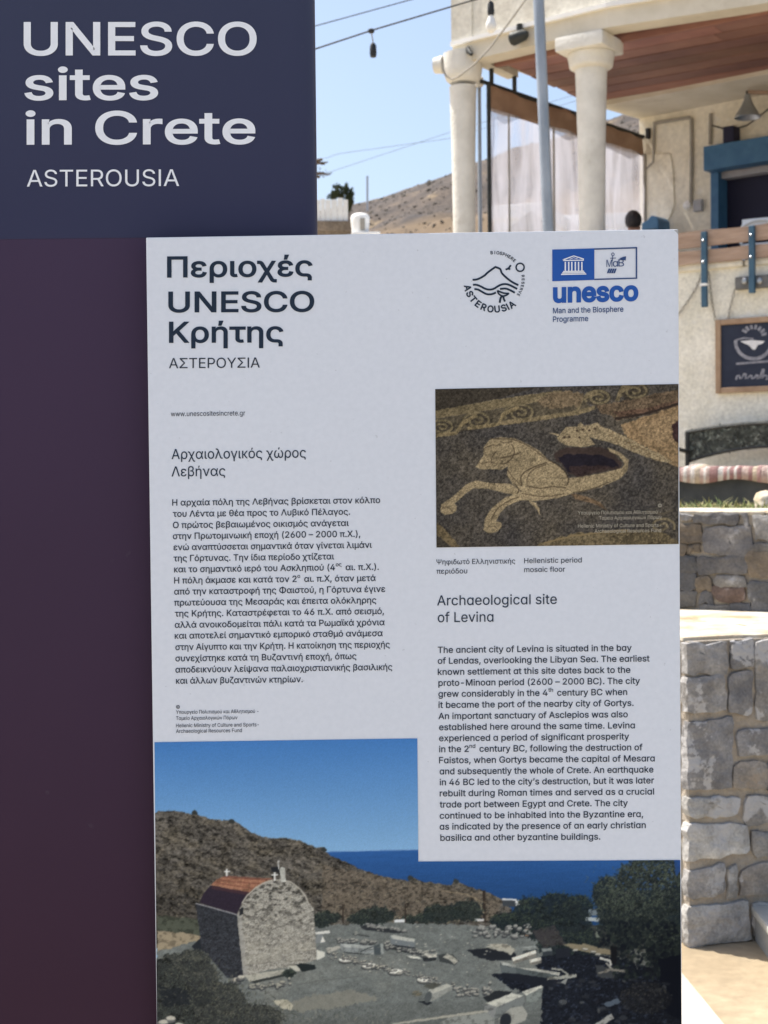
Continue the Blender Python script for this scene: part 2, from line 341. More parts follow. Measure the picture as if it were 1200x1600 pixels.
def flags(mb, cells, fn, th):
    for (u0, w0, u1, w1) in cells:
        ring = []
        for (a, b) in [((u0, w0), (u1, w0)), ((u1, w0), (u1, w1)), ((u1, w1), (u0, w1)), ((u0, w1), (u0, w0))]:
            k = max(2, int(math.hypot(b[0] - a[0], b[1] - a[1]) / .07))
            for j in range(k):
                t = j / k; ring.append((a[0] + (b[0] - a[0]) * t + random.uniform(-.010, .010), a[1] + (b[1] - a[1]) * t + random.uniform(-.010, .010)))
        t = th * random.uniform(.75, 1.2)
        m = len(ring); cu = sum(r[0] for r in ring) / m; cw = sum(r[1] for r in ring) / m
        vs = [fn(u, w_, .0) for u, w_ in ring] + [fn(u, w_, t * .8) for u, w_ in ring] + [fn(cu + (u - cu) * .96, cw + (w_ - cw) * .96, t) for u, w_ in ring] + [fn(cu, cw, t * 1.05)]
        fs = [(i, (i + 1) % m, m + (i + 1) % m, m + i) for i in range(m)] + [(m + i, m + (i + 1) % m, 2 * m + (i + 1) % m, 2 * m + i) for i in range(m)] + [(2 * m + i, 2 * m + (i + 1) % m, 3 * m) for i in range(m)]
        mb.add(vs, fs)
flags(cp, [(-.012, .008, .33, .40), (-.01, .41, .29, 1.08), (.34, .0, .78, .33), (.30, .345, .71, 1.1), (.79, .005, 1.3, .35), (.72, .37, 1.2, 1.15), (1.32, .0, 2.2, 1.2)], ptop, .014)
cp.build('capstones', M['flag'], pier, smooth=True)

# upper retaining wall
UH = 1.335
def uf(u, v, hh): return UA + UD * u + Vector((0, 0, v)) + UN * hh
def upx(px, py):
    r = ray(px, py); t = (UA - CAM).dot(UN) / r.dot(UN); p = CAM + r * t; return ((p - UA).dot(UD), p.z)
uw = thing('retaining_wall', UA, 'long rubble stone retaining wall with sunlit top edge behind the pier', 'stone wall')
mo = MB(); mo.hexa([uf(-8, -.05, .011), uf(5, -.05, .011), uf(5, -.05, -.42), uf(-8, -.05, -.42)], [uf(-8, UH, .011), uf(5, UH, .011), uf(5, UH, -.42), uf(-8, UH, -.42)])
mo.build('core', M['mortar'], uw)
st = MB(); z5 = lambda x, y: (1040 + x / 3.81, 780 + y / 3.81)
US = [(85, 75, 175, 130, 2), (183, 78, 442, 152, 1), (450, 78, 515, 150, 2), (527, 72, 640, 245, 4), (60, 150, 228, 252, 6), (215, 165, 518, 328, 0), (525, 255, 640, 315, 3), (55, 262, 115, 330, 6), (122, 262, 208, 328, 6), (50, 335, 180, 428, 5), (188, 345, 492, 452, 0), (500, 322, 640, 472, 6),
      (50, 436, 195, 542, 5), (200, 465, 288, 540, 6), (296, 458, 505, 515, 3), (300, 520, 475, 605, -1), (515, 490, 640, 605, 5), (50, 548, 200, 652, 3), (206, 550, 296, 625, 1), (210, 632, 390, 690, 3), (398, 615, 512, 700, 5), (520, 612, 640, 720, 1), (50, 660, 205, 760, 2), (215, 700, 400, 800, 3), (405, 708, 640, 800, 1)]
for (x0, y0, x1, y1, ci) in US:
    a, b = upx(*z5(x0, y1)), upx(*z5(x1, y0)); jt = lambda: random.uniform(-.013, .013)
    u0, u1, v0, v1 = a[0] - .003, b[0] + .003, a[1] - .003, min(b[1] + .003, UH + .004)
    stone(st, [(u0 + jt(), v0 + jt()), ((u0 + u1) / 2, v0 + jt()), (u1 + jt(), v0 + jt()), (u1 + jt(), v1 + jt() * .5), ((u0 + u1) / 2 + jt(), v1 + jt() * .5), (u0 + jt(), v1 + jt() * .5)], uf, .026, (.27, .19, .155) if ci < 0 else (.33, .27, .20) if ci == 6 else STONE_COL[ci])
ul = upx(*z5(48, 400))[0]; ur = upx(*z5(645, 400))[0]
rand_stones(st, -8, ul, .02, UH - .01, uf); rand_stones(st, ur, 2.5, .02, UH - .01, uf)
vb = upx(*z5(300, 805))[1]; rand_stones(st, ul, ur, .02, vb, uf)
st.build('stones', M['stone_dark'], uw, smooth=True)
cp = MB()
def utop(u, w_, hh): return UA + UD * u - UN * w_ + Vector((0, 0, UH + hh))
cells = []; u = -8.0
while u < 2.6:
    wd = random.uniform(.16, .42); cells.append((u, .0 + random.uniform(-.012, .02), u + wd - .008, .42)); u += wd
flags(cp, cells, utop, .014); cp.build('capstones', M['flag'], uw, smooth=True)

# soil bed and dry grass just behind the wall
bd = MB(); n = 60; vs = []
for i in range(n + 1):
    u = -4 + 8 * i / n
    for (w_, z) in [(.40, 1.1), (.43, 1.32), (.75, 1.325), (1.3, 1.325), (2.0, 1.2), (2.6, 1.10)]:
        p = UA + UD * u - UN * w_; vs.append((p.x, p.y, z + (random.uniform(-.02, .02) if .5 < w_ < 2.3 else 0)))
bd.add(vs, [(i * 6 + j, i * 6 + j + 1, (i + 1) * 6 + j + 1, (i + 1) * 6 + j) for i in range(n) for j in range(5)])
tag(bd.build('soil_bed', M['dirt'], smooth='all'), kind='structure')
gr = MB(); GC = [(.26, .26, .10), (.16, .20, .06), (.36, .32, .15), (.10, .14, .04)]
for i in range(9000):
    u = random.uniform(-1.2, 1.6); w_ = random.uniform(.45, 1.9)
    p = UA + UD * u - UN * w_; z = 1.315 if w_ < 1.3 else 1.315 - (w_ - 1.3) * .2
    hgt = random.uniform(.018, .05) * (1.6 if random.random() < .12 else 1); an = random.uniform(0, 6.28); le = hgt * random.uniform(.2, 1.3)
    d = Vector((math.cos(an), math.sin(an), 0)); sd = Vector((-d.y, d.x, 0)) * random.uniform(.0025, .005)
    b0 = Vector((p.x, p.y, z)); gr.cur = random.choice(GC)
    gr.add([b0 - sd, b0 + sd, b0 + d * le * .4 + Vector((0, 0, hgt * .65)) + sd * .7, b0 + d * le + Vector((0, 0, hgt)), b0 + d * le * .4 + Vector((0, 0, hgt * .65)) - sd * .7], [(0, 1, 2, 3, 4)])
M['grass'] = mk('dry_grass', (.8, .8, .8), (1.1, 1.1, 1.1), 6, .8, attr=True)
tag(gr.build('dry_grass', M['grass']), 'dry yellow green grass on the bed above the retaining wall', 'grass', kind='stuff')
# pale boulder on the bed
def boulder(name, c, r, mat, label, sq=(1, .8, .7)):
    bm = bmesh.new(); bmesh.ops.create_icosphere(bm, subdivisions=3, radius=1)
    for v in bm.verts:
        k = 1 + .28 * mnoise.fractal(v.co * 1.3 + Vector((c.x, 4, 1)), 1.0, 2.0, 4); v.co = Vector((v.co.x * sq[0], v.co.y * sq[1], v.co.z * sq[2])) * r * k
    me = bpy.data.meshes.new(name); bm.to_mesh(me); bm.free(); me.polygons.foreach_set('use_smooth', [True] * len(me.polygons)); me.materials.append(mat)
    o = bpy.data.objects.new(name, me); COL.objects.link(o); o.location = c; return tag(o, label, 'rock')
bp = at(1203, 786, 6.3); boulder('boulder', Vector((bp.x, bp.y, 1.36)), .075, M['flag'], 'small pale boulder in the dry grass below the patterned bench')

# concrete step by the pier foot
stp = thing('concrete_step', (1.185, 4.6, 0), 'low grey concrete step with pale rim at the pier foot', 'step')
stp.location.z = 0
c0 = Vector((1.16, 4.60, 0)); su = Vector((1, .0, 0)); sv = Vector((-.02, -1, 0))
fb = lambda x, y, z: c0 + su * x + sv * y + Vector((0, 0, z))
k = MB(); k.box((0.012, 0, -.02), (1.2, .80, .084), fb); k.build('riser', M['concrete'], stp, bevel=.01)
k = MB(); k.box((0, -.0, .085), (1.22, .82, .112), fb); k.build('tread', mk('step_rim_paint', (.36, .35, .31), (.46, .45, .41), 9, .85, .2), stp, bevel=.008)

# ------------------------------------------------------------------ building
bld = thing('taverna', B(0, 0, TZ), 'cream stucco two storey building with columned terrace and wooden ceiling', 'building')
FZ = 3.35; WT = 3.60; CZ = 6.0      # terrace floor, top of the front wall, ceiling height
k = MB(); k.box((-2.95, 0, TZ - .1), (7, .35, WT - .12), B); k.build('lower_wall', M['stucco_low'], bld)
k = MB()
s = -3.0
while s < 7:                         # rough stone coping, each piece a little different
    wd = random.uniform(.35, .8); k.box((s, -.045 + random.uniform(-.015, .015), WT - .12), (s + wd - .01, .38, WT + random.uniform(-.07, .02)), B); s += wd
k.build('coping', M['stucco'], bld, bevel=.025)
k = MB(); k.box((-2.9, .38, FZ - .25), (7, 6.5, FZ), B); k.build('terrace_floor', mk('pale_floor_tiles', (.50, .46, .40), (.60, .56, .50), 4, .7), bld)
k = MB(); k.box((-2.95, .36, TZ - .1), (-2.6, 5.5, FZ - .26), B); k.build('side_wall', M['stucco_low'], bld)
# upper storey parapet over the columns, beam, ledge (front line is slightly bowed)
FR = [(-3.0, .07), (-1.04, -.13), (.52, .08), (6.5, .75)]
def bowed(mb, d0, d1, z0, z1):
    for (a, b) in zip(FR[:-1], FR[1:]):
        mb.hexa([B(a[0], a[1] + d0, z0), B(b[0], b[1] + d0, z0), B(b[0], b[1] + d1, z0), B(a[0], a[1] + d1, z0)], [B(a[0], a[1] + d0, z1), B(b[0], b[1] + d0, z1), B(b[0], b[1] + d1, z1), B(a[0], a[1] + d1, z1)])
k = MB(); bowed(k, .02, .30, CZ + .235, 8.6); k.build('upper_wall', M['stucco'], bld)
k = MB(); bowed(k, .0, .26, CZ, CZ + .19); k.build('front_beam', M['cream_trim'], bld)
k = MB(); bowed(k, -.05, .28, CZ + .19, CZ + .235); k.build('ledge', M['white_paint'], bld)
k = MB(); k.box((-3.0, 0, CZ + .24), (-2.74, -.012 + .05, 8.6), lambda x, y, z: B(x, y + .045, z)); k.build('corner_pilaster', M['stucco'], bld)
# ceiling boards run along the front
k = MB(); nb = 8
for i in range(nb):
    d0 = .30 + 2.35 * i / nb; d1 = .30 + 2.35 * (i + 1) / nb - .028
    s = -2.6 + random.uniform(-.02, .02)
    while s < 6.5:
        wd = random.uniform(1.6, 3.2); v = random.uniform(.50, 1.15); k.cur = (v, v * random.uniform(.93, 1.05), v * random.uniform(.9, 1.05))
        z = CZ + .045 + random.uniform(0, .008)
        k.box((s, d0, z), (min(s + wd - .006, 6.5), d1, z + .03), B); s += wd
k.build('ceiling_boards', M['wood_red'], bld)
for i in range(1):                   # edge joist under the boards
    k = MB(); d = .32; k.cur = (.9, .88, .86); k.box((-2.62, d, CZ - .03), (6.5, d + .07, CZ + .044), B); k.build('joist', M['wood_red'], bld, bevel=.006)
k = MB(); k.prism([B(-2.78, .26, CZ + .085), B(6.5, .6, CZ + .085), B(6.5, 2.7, CZ + .085), B(-2.34, 3.56, CZ + .085), B(-2.52, 2.7, CZ + .085)], (0, 0, .12)); k.build('roof_slab', M['stucco'], bld)
k = MB(); k.hexa([B(-2.50, 2.70, CZ), B(6.5, 1.9, CZ), B(6.5, 2.7, CZ), B(-2.33, 3.58, CZ)], [B(-2.50, 2.70, CZ + .08), B(6.5, 1.9, CZ + .08), B(6.5, 2.7, CZ + .08), B(-2.33, 3.58, CZ + .08)]); k.build('soffit', M['cream_trim'], bld)
k = MB(); k.box((-2.80, .3, CZ + .0), (-2.66, .95, CZ + .085), B); k.build('side_beam', M['cream_trim'], bld)
# columns narrowing downward
def column(px, pxw_top):
    sx, dx, _ = pl(px, 200, .05)
    c = B(sx, .16, 0)
    sh = MB(); sh.lathe([(r_ * pxw_top, z_) for r_, z_ in [(.145, WT - .1), (.137, WT + .5), (.147, CZ - 1.0), (.165, CZ - .34), (.170, CZ - .24)]], c, 28); sh.build('column', M['col_paint'], bld, smooth=True)
    cap = MB(); cap.lathe([(.178, CZ - .31), (.225, CZ - .29), (.235, CZ - .22), (.25, CZ - .15)], c, 28)
    cap.box((-.27, -.27, CZ - .15), (.27, .25, CZ - .002), lambda x, y, z: B(x + sx, y + .13, z))
    if px < 800: return
    cap.build('capital', M['col_paint'], bld.children[-1], smooth=True, bevel=.02)
column(917, 1.0); column(716, .89)
# curved gutter bracket wrapped round the corner capital
k = MB(); c = B(pl(723, 200, .05)[0], .1, 0)
c = B(pl(716, 200, .05)[0], .16, 0); k.lathe([(.145, CZ - .20), (.185, CZ - .165), (.205, CZ - .11), (.215, CZ - .04), (.215, CZ + .12)], c, 28); k.tube([c + EX * -.2 - EN * .08 + Vector((0, 0, CZ + .02)), c + EX * -.30 - EN * .1 + Vector((0, 0, CZ + .02))], [.10, .085], 16); k.build('corner_corbel', M['col_paint'], bld, smooth=True)
# back wall of the terrace
IW0, IW1 = Vector((-2.33, 3.55)), Vector((6.2, 2.6))
def iw(t, off, z):                   # t metres along, off metres in front of the plaster
    d = (IW1 - IW0).normalized(); nn = Vector((-d.y, d.x)); nn = -nn if nn.y > 0 else nn
    p = IW0 + d * t + nn * off; return B(p.x, p.y, z)
iwd = (iw(1, 0, 0) - iw(0, 0, 0)).normalized(); iwn = (iw(0, 1, 0) - iw(0, 0, 0)).normalized()
def ipx(px, py, off=0):
    r = ray(px, py); p0 = iw(0, off, 0); t = (p0 - CAM).dot(iwn) / r.dot(iwn); p = CAM + r * t; return ((p - p0).dot(iwd), p.z)
tw0, zw0 = ipx(1112, 272); tb, zb = ipx(1112, 362)
zt_ = zw0 + .02
k = MB(); k.box((0, -.3, FZ), (tw0, 0, CZ), lambda x, y, z: iw(x, y, z)); k.box((tw0, -.3, FZ), (8, 0, zb - .35), lambda x, y, z: iw(x, y, z)); k.box((tw0, -.3, zt_ + .02), (8, 0, CZ), lambda x, y, z: iw(x, y, z)); k.build('back_wall', M['stucco_in'], bld)
# rough plaster pier left of the wall, with a raised ridge
k = MB(); ridge = [ipx(*q) for q in [(1048, 240), (1052, 258), (1053, 275), (1054, 300), (1055, 320), (1049, 338), (1040, 352), (1036, 372)]]
left = [ipx(1006, 372), ipx(1006, 240)]
ring = [iw(t, .0, z) for t, z in left[::-1]] + [iw(t, 0, z) for t, z in ridge[::-1]]
rr = [iw(t, .0, z) for t, z in [(.03, left[1][1]), (.03, left[0][1])]] + [iw(t, 0, z) for t, z in ridge[::-1]]
k.prism(rr, iwn * .02); k.build('plaster_patch', M['stucco_in'], bld, bevel=.03)
# window: shutter box, frame, dark opening
wn = MB(); t0, z0 = ipx(1122, 280); wn.box((tw0 + .06, -.28, zb - .34), (8, -.22, zt_), lambda x, y, z: iw(x, y, z)); wo = wn.build('window', M['navy_dark'], bld)
tA, zA = ipx(1110, 268, .04); tB, _ = ipx(1122, 268, .04)
k = MB(); k.box((tA, -.2, zb - .36), (tB, .04, zt_ + .01), lambda x, y, z: iw(x, y, z)); k.build('frame', M['blue'], wo, bevel=.006)
k = MB(); k.box((tB, -.2, zt_ - .085), (8, -.05, zt_ - .005), lambda x, y, z: iw(x, y, z)); k.build('lintel', mk('window_head_paint', (.33, .32, .34), (.40, .39, .40), 6), wo)
k = MB(); k.box((tA - .03, -.2, zb - .4), (8, .07, zb - .36), lambda x, y, z: iw(x, y, z)); k.build('sill', M['blue'], wo)
ts, zs0 = ipx(1099, 267, .22); _, zs1 = ipx(1099, 229, .22)
k = MB(); k.box((ts, .003, zs0), (8, .22, zs1), lambda x, y, z: iw(x, y, z)); k.build('shutter_box', M['blue'], bld, bevel=.012)
# conduits and boxes
def cond(pts, r, mat, name='conduit'):
    k = MB(); k.tube([iw(*ipx(px, py)[:1], r + .002, ipx(px, py)[1]) for px, py in pts], r, 8); return k.build(name, mat, bld, smooth=True)
cond([(1023, 193), (1040, 190), (1079, 184), (1082, 187), (1082, 250), (1081, 318)], .022, M['pvc_grey'])
cond([(1024, 193), (1023, 225), (1022, 254), (1009, 266)], .016, M['pvc_grey'])
cond([(1112, 178), (1111, 226)], .022, M['pvc_grey'])
cond([(1113, 196), (1140, 204), (1168, 196), (1192, 178), (1204, 168)], .008, M['black'], 'cable')
ta, za = ipx(1087, 332); tb2, zb2 = ipx(1100, 312)
k = MB(); k.box((ta, 0.002, za), (tb2, .07, zb2), lambda x, y, z: iw(x, y, z)); k.build('meter_box', M['grey_box'], bld, bevel=.006)
tr, zr = ipx(1075, 321); k = MB(); k.lathe([(.055, 0.002), (.055, .03), (.03, .045)], iw(tr, 0, zr), 16, iwn); k.build('junction_box', M['white_paint'], bld, smooth=True)
ta, za = ipx(1134, 219, .1); tb2, zb2 = ipx(1151, 197, .1)
k = MB(); k.box((ta, .003, zs1 + .002), (tb2, .18, zb2), lambda x, y, z: iw(x, y, z)); k.build('shutter_motor', M['navy_dark'], bld, bevel=.015)
ta, za = ipx(1012, 214); k = MB(); k.box((ta, .0, za - .03), (ta + .05, .06, za + .1), lambda x, y, z: iw(x, y, z)); k.build('curtain_hook', M['black'], bld, bevel=.01)
# floodlight on the ledge
fl = thing('floodlight', plw(806, 56, -.1), 'small dark floodlight on a bracket above the front beam', 'floodlight')
k = MB(); a = plw(812, 58, -.08); b = plw(812, 38, -.08); k.tube([a, b], .035, 10); k.build('bracket', M['iron'], fl, smooth=True)
k = MB(); c = plw(801, 61, -.12); q = plw(820, 54, -.12); ax = (q - c).normalized(); k.lathe([(.06, -.02), (.075, .0), (.06, .14), (.03, .18)], c, 16, ax); k.build('lamp_head', M['iron'], fl, smooth=True)
fb2 = thing('cable_clip', plw(733, 82, .0), 'small dark cable clip on the upper wall corner above the capital', 'clip')
k = MB(); k.tube([plw(731, 74, .02), plw(732, 80, 0), plw(737, 85, -.02)], [.02, .03, .02], 8); k.build('clamp', M['iron'], fb2, smooth=True)
# railing: two planks held by blue posts outside the wall
rl = thing('railing', B(0, -.1, WT), 'weathered plank railing on dark blue posts above the chalkboard', 'railing')
def plank(y0, y1):
    a = pl(1062, y0, -.06); b = pl(1062, y1, -.06)
    k = MB(); n = 40; vs = []
    for i in range(n + 1):
        s = -2.8 + 8 * i / n; jj = random.uniform(-.008, .008); j2 = random.uniform(-.008, .008)
        vs += [B(s, -.075, b[2] + jj), B(s, -.075, a[2] + j2), B(s, -.048, a[2] + j2), B(s, -.048, b[2] + jj)]
    k.add(vs, [(i * 4 + j, i * 4 + (j + 1) % 4, i * 4 + 4 + (j + 1) % 4, i * 4 + 4 + j) for i in range(n) for j in range(4)] + [(0, 1, 2, 3), (n * 4, n * 4 + 3, n * 4 + 2, n * 4 + 1)])
    k.build('plank', M['plank'], rl)
plank(365, 389); plank(394, 415)
for (px, y0, y1) in [(1100.5, 362, 480), (1175, 353, 458)]:
    s, d, z0 = pl(px, y0, -.10); _, _, z1 = pl(px, y1, -.10)
    k = MB(); k.box((s - .028, -.125, z1), (s + .028, -.0765, z0), B); po = k.build('post', M['dark_blue'], rl, bevel=.006)
    for zz in (z0 - .09, z0 - .30):
        k = MB(); k.lathe([(.012, 0), (.012, .012), (.006, .016)], B(s, -.126, zz), 8, -EN); k.build('bolt', M['steel'], po)
s, d, z = pl(1100.5, 445, -.10); k = MB(); k.box((s - .036, -.132, z - .012), (s + .036, -.072, z + .012), B); k.build('tie', M['white_paint'], rl)
# spotlight bar under the second post
sb = thing('spotlight_bar', plw(1150, 445, -.05), 'dark grey bar with two round bolts behind the second blue post', 'bar')
a = pl(1148, 453, -.07); b = pl(1148, 433, -.07)
k = MB(); k.box((a[0], -.07, a[2]), (a[0] + .95, -.003, b[2]), B); bo = k.build('bar', mk('grey_bar', (.11, .11, .105), (.16, .155, .15), 12, .7), sb, bevel=.012)
for px in (1164, 1187, 1212):
    c = plw(px, 439, -.07); k = MB(); k.lathe([(.03, 0), (.03, .02), (.018, .03)], c, 14, -EN); k.build('bolt', M['steel'], sb, smooth=True)
# shadowless chains that hold the board
def chain(pts, label):
    k = MB(); P = [plw(px, py, -.03) for px, py in pts]; L = sum((P[i + 1] - P[i]).length for i in range(len(P) - 1)); n = int(L / .035)
    for i in range(n):
        t = (i + .5) / n * (len(P) - 1); j = min(int(t), len(P) - 2); c = P[j].lerp(P[j + 1], t - j); d = (P[j + 1] - P[j]).normalized()
        a = d.cross(EN).normalized() if i % 2 else EN
        k.tube([c + d * (.022 * math.cos(g)) + a * (.011 * math.sin(g)) for g in [2 * math.pi * q / 8 for q in range(9)]], .0042, 5, False)
    return tag(k.build('chain', M['pvc_grey'], loc=P[0]), label, 'chain')
chain([(1098, 424), (1088, 450), (1074, 472), (1058, 494)], 'thin chain running down left from the first blue post')
chain([(1107, 424), (1110, 450), (1113, 475), (1118, 501)], 'thin chain dropping from the first blue post to the chalkboard corner')
chain([(1148, 452), (1144, 470), (1140, 485), (1138, 500)], 'thin chain dropping from the grey bar to the chalkboard top')

# chalkboard sign
cb = thing('chalkboard', plw(1177, 616, -.03), 'dark chalkboard in wooden frame with drawn sun and bowl above the bench', 'chalkboard')
a = pl(1119, 615, -.03); b = pl(1119, 500, -.03); W_ = .78; H_ = b[2] - a[2]; fw = .055
k = MB(); k.box((a[0] + fw, -.035, a[2] + fw), (a[0] + W_ - fw, -.008, b[2] - fw), B); pn = k.build('panel', M['chalkboard'], cb)
for nm, (x0, z0, x1, z1) in {'l': (0, 0, fw, H_), 'r': (W_ - fw, 0, W_, H_), 'b': (fw + .001, 0, W_ - fw - .001, fw), 't': (fw + .001, H_ - fw, W_ - fw - .001, H_)}.items():
    k = MB(); k.box((a[0] + x0, -.055, a[2] + z0), (a[0] + x1, -.005, a[2] + z1), B); k.build('frame', M['frame_wood'], cb, bevel=.008)
def zc(x, y): q = pl(1050 + x / 8, 480 + y / 8, -.036); return q[0], q[2]
def chalk(mb, pts, wpx):
    P = [zc(x, y) for x, y in pts]; wd = wpx / 8 / F * 14
    ribbon2(mb, P, wd, lambda x, z: B(x, -.0362, z))
def ribbon2(mb, P, wd, fn):
    n = len(P); Lf = []; Rt = []
    for i in range(n):
        t = (P[min(i + 1, n - 1)][0] - P[max(i - 1, 0)][0], P[min(i + 1, n - 1)][1] - P[max(i - 1, 0)][1]); l = math.hypot(*t) or 1
        nx, ny = -t[1] / l * wd / 2, t[0] / l * wd / 2
        Lf.append(fn(P[i][0] + nx, P[i][1] + ny)); Rt.append(fn(P[i][0] - nx, P[i][1] - ny))
    mb.add(Lf + Rt, [(i, i + 1, n + i + 1, n + i) for i in range(n - 1)])
dr = MB()
for g_ in range(-80, 81, 23):
    g1 = R(90 + g_); chalk(dr, [(1020 + 100 * math.cos(g1), 360 - 85 * math.sin(g1)), (1020 + 165 * math.cos(g1), 350 - 130 * math.sin(g1))], 34)
chalk(dr, [(1020 + 225 * math.cos(R(t)), 430 - 215 * math.sin(R(t))) for t in range(175, 366, 8)], 42)
chalk(dr, [(800, 410), (900, 385), (1020, 395)], 20); chalk(dr, [(800, 708), (1250, 672)], 26)
sq = [(800, 910), (812, 860), (840, 850), (850, 890), (870, 885), (905, 830), (925, 835), (920, 890), (945, 885), (985, 850), (1000, 860), (995, 895), (1030, 880), (1060, 845), (1075, 850), (1065, 895), (1100, 880), (1135, 770), (1150, 775), (1130, 890), (1165, 850), (1190, 860), (1180, 905), (1215, 890), (1250, 850)]
chalk(dr, sq, 22); dr.build('drawing', M['chalk'], pn)
dr = MB(); P = [zc(*q) for q in [(850, 425), (1000, 410), (1160, 425), (1130, 455), (1070, 475), (1040, 530), (1010, 530), (960, 475), (900, 450)]]
dr.add([B(x, -.0364, z) for x, z in P], [tuple(range(len(P)))]); dr.build('drawing', M['chalk_white'], pn)

# bench with patterned cast back and a striped rag rug on its seat
bn = thing('garden_bench', B(.45, -.5, TZ), 'dark ornate metal bench with arched back against the cream wall', 'bench')
bs0 = pl(1072, 700, -.3)[0]; bw = 1.75; zseat = pl(1100, 733, -.55)[2]; ztop = pl(1195, 661, -.3)[2]; zend = pl(1072, 676, -.3)[2]
def arch(s): q = (s - bs0) / bw * 2 - 1; return zend + (ztop - zend) * (1 - q * q)
def arch2(s): q = (s - bs0) / bw * 2 - 1; return zseat + .07 + .14 * (1 - q * q)
k = MB(); N = 24
k.tube([B(bs0 + bw * i / N, -.3, arch(bs0 + bw * i / N)) for i in range(N + 1)], .022, 8); k.tube([B(bs0 + bw * i / N, -.3, arch2(bs0 + bw * i / N)) for i in range(N + 1)], .016, 8)
k.build('back_frame', M['iron'], bn, smooth=True)
k = MB()                              # pierced leaf panel: many small cast leaves with gaps
for i in range(560):
    s = bs0 + random.uniform(.03, bw - .03); z = random.uniform(arch2(s) + .01, arch(s) - .02); an = random.uniform(0, 3.14); L = random.uniform(.03, .06); v = random.choice([.5, .9, 1.6, 2.4])
    k.cur = (v, v * 1.02, v * .95)
    d = Vector((math.cos(an), math.sin(an))); e_ = Vector((-d.y, d.x)) * L * .38
    ps = [(s - d.x * L, z - d.y * L), (s + e_.x, z + e_.y), (s + d.x * L, z + d.y * L), (s - e_.x, z - e_.y)]
    k.prism([B(x, -.31, zz) for x, zz in ps], EN * .014)
_n = 24
for i in range(_n):
    sa, sb_ = bs0 + .02 + (bw - .04) * i / _n, bs0 + .02 + (bw - .04) * (i + 1) / _n; k.cur = (.7, .72, .68)
    k.prism([B(sa, -.292, arch2(sa) + .012), B(sb_, -.292, arch2(sb_) + .012), B(sb_, -.292, arch(sb_) - .018), B(sa, -.292, arch(sa) - .018)], EN * .006)
k.build('back_panel', mk('cast_leaf_panel', (.05, .058, .05), (.09, .095, .085), 12, .5, attr=True), bn)
k = MB(); k.box((bs0 + .04, -.78, zseat - .03), (bs0 + bw - .04, -.33, zseat), B); k.build('seat', M['iron'], bn, bevel=.008)
for s in (bs0 + .02, bs0 + bw - .02):
    for d in (-.32, -.78):
        k = MB(); k.tube([B(s, d + (.03 if d > -.5 else -.03), TZ), B(s, d, zseat - .03)] + ([B(s, d, arch(s))] if d > -.5 else [B(s, d, zseat + .16)]), .022, 8); k.build('leg', M['iron'], bn, smooth=True)
    k = MB(); k.tube([B(s, -.80, zseat + .16), B(s, -.6, zseat + .20), B(s, -.31, zseat + .17)], .02, 8); k.build('armrest', M['iron'], bn, smooth=True)
k = MB(); k.box((bs0 + .08, -.75, TZ + .02), (bs0 + bw - .08, -.42, zseat - .06), B); k.build('under_shade_box', mk('under_seat_shade', (.02, .025, .028), (.05, .055, .055), 4, .7), bn)  # dark box standing in for the shade below the seat
rg = MB(); RC = [(.48, .30, .28), (.55, .40, .37), (.72, .67, .62), (.33, .19, .18), (.58, .44, .39), (.75, .71, .66), (.38, .22, .21), (.60, .50, .38)]
s = bs0 - .14; i = 0
while s < bs0 + bw - .02:
    wd = random.uniform(.02, .06); rg.cur = RC[random.randrange(len(RC))]; vs = []; n = 4
    for q in range(n + 1):
        ss = s + wd * q / n; wv = .004 * math.sin(ss * 27) + .003 * math.sin(ss * 61); dn = .115 + .02 * math.sin(ss * 9); up = .07 * math.exp(-((ss - bs0 - .25) / .12) ** 2) * .4
        lo_ = max(0, (bs0 + .02 - ss)) * .35
        vs += [B(ss, -.38, zseat + .015 + wv * .4 - lo_), B(ss, -.55, zseat + .022 + wv + up - lo_), B(ss, -.75, zseat + .024 + wv - lo_), B(ss, -.80 - wv, zseat + .0 - lo_), B(ss, -.805 - wv * 1.5, zseat - dn + lo_ * .6)]
    rg.add(vs, [(q * 5 + j, q * 5 + j + 1, q * 5 + 6 + j, q * 5 + 5 + j) for q in range(n) for j in range(4)]); s += wd
rgo = rg.build('rag_rug', mk('rag_rug_weave', (.55, .55, .55), (.85, .85, .85), 25, .95, .6, 60, attr=True), smooth='all', loc=B(.4, -.55, zseat))
md = rgo.modifiers.new('thick', 'SOLIDIFY'); md.thickness = .012
tag(rgo, 'pink red and white striped rag rug draped over the bench seat', 'rug')

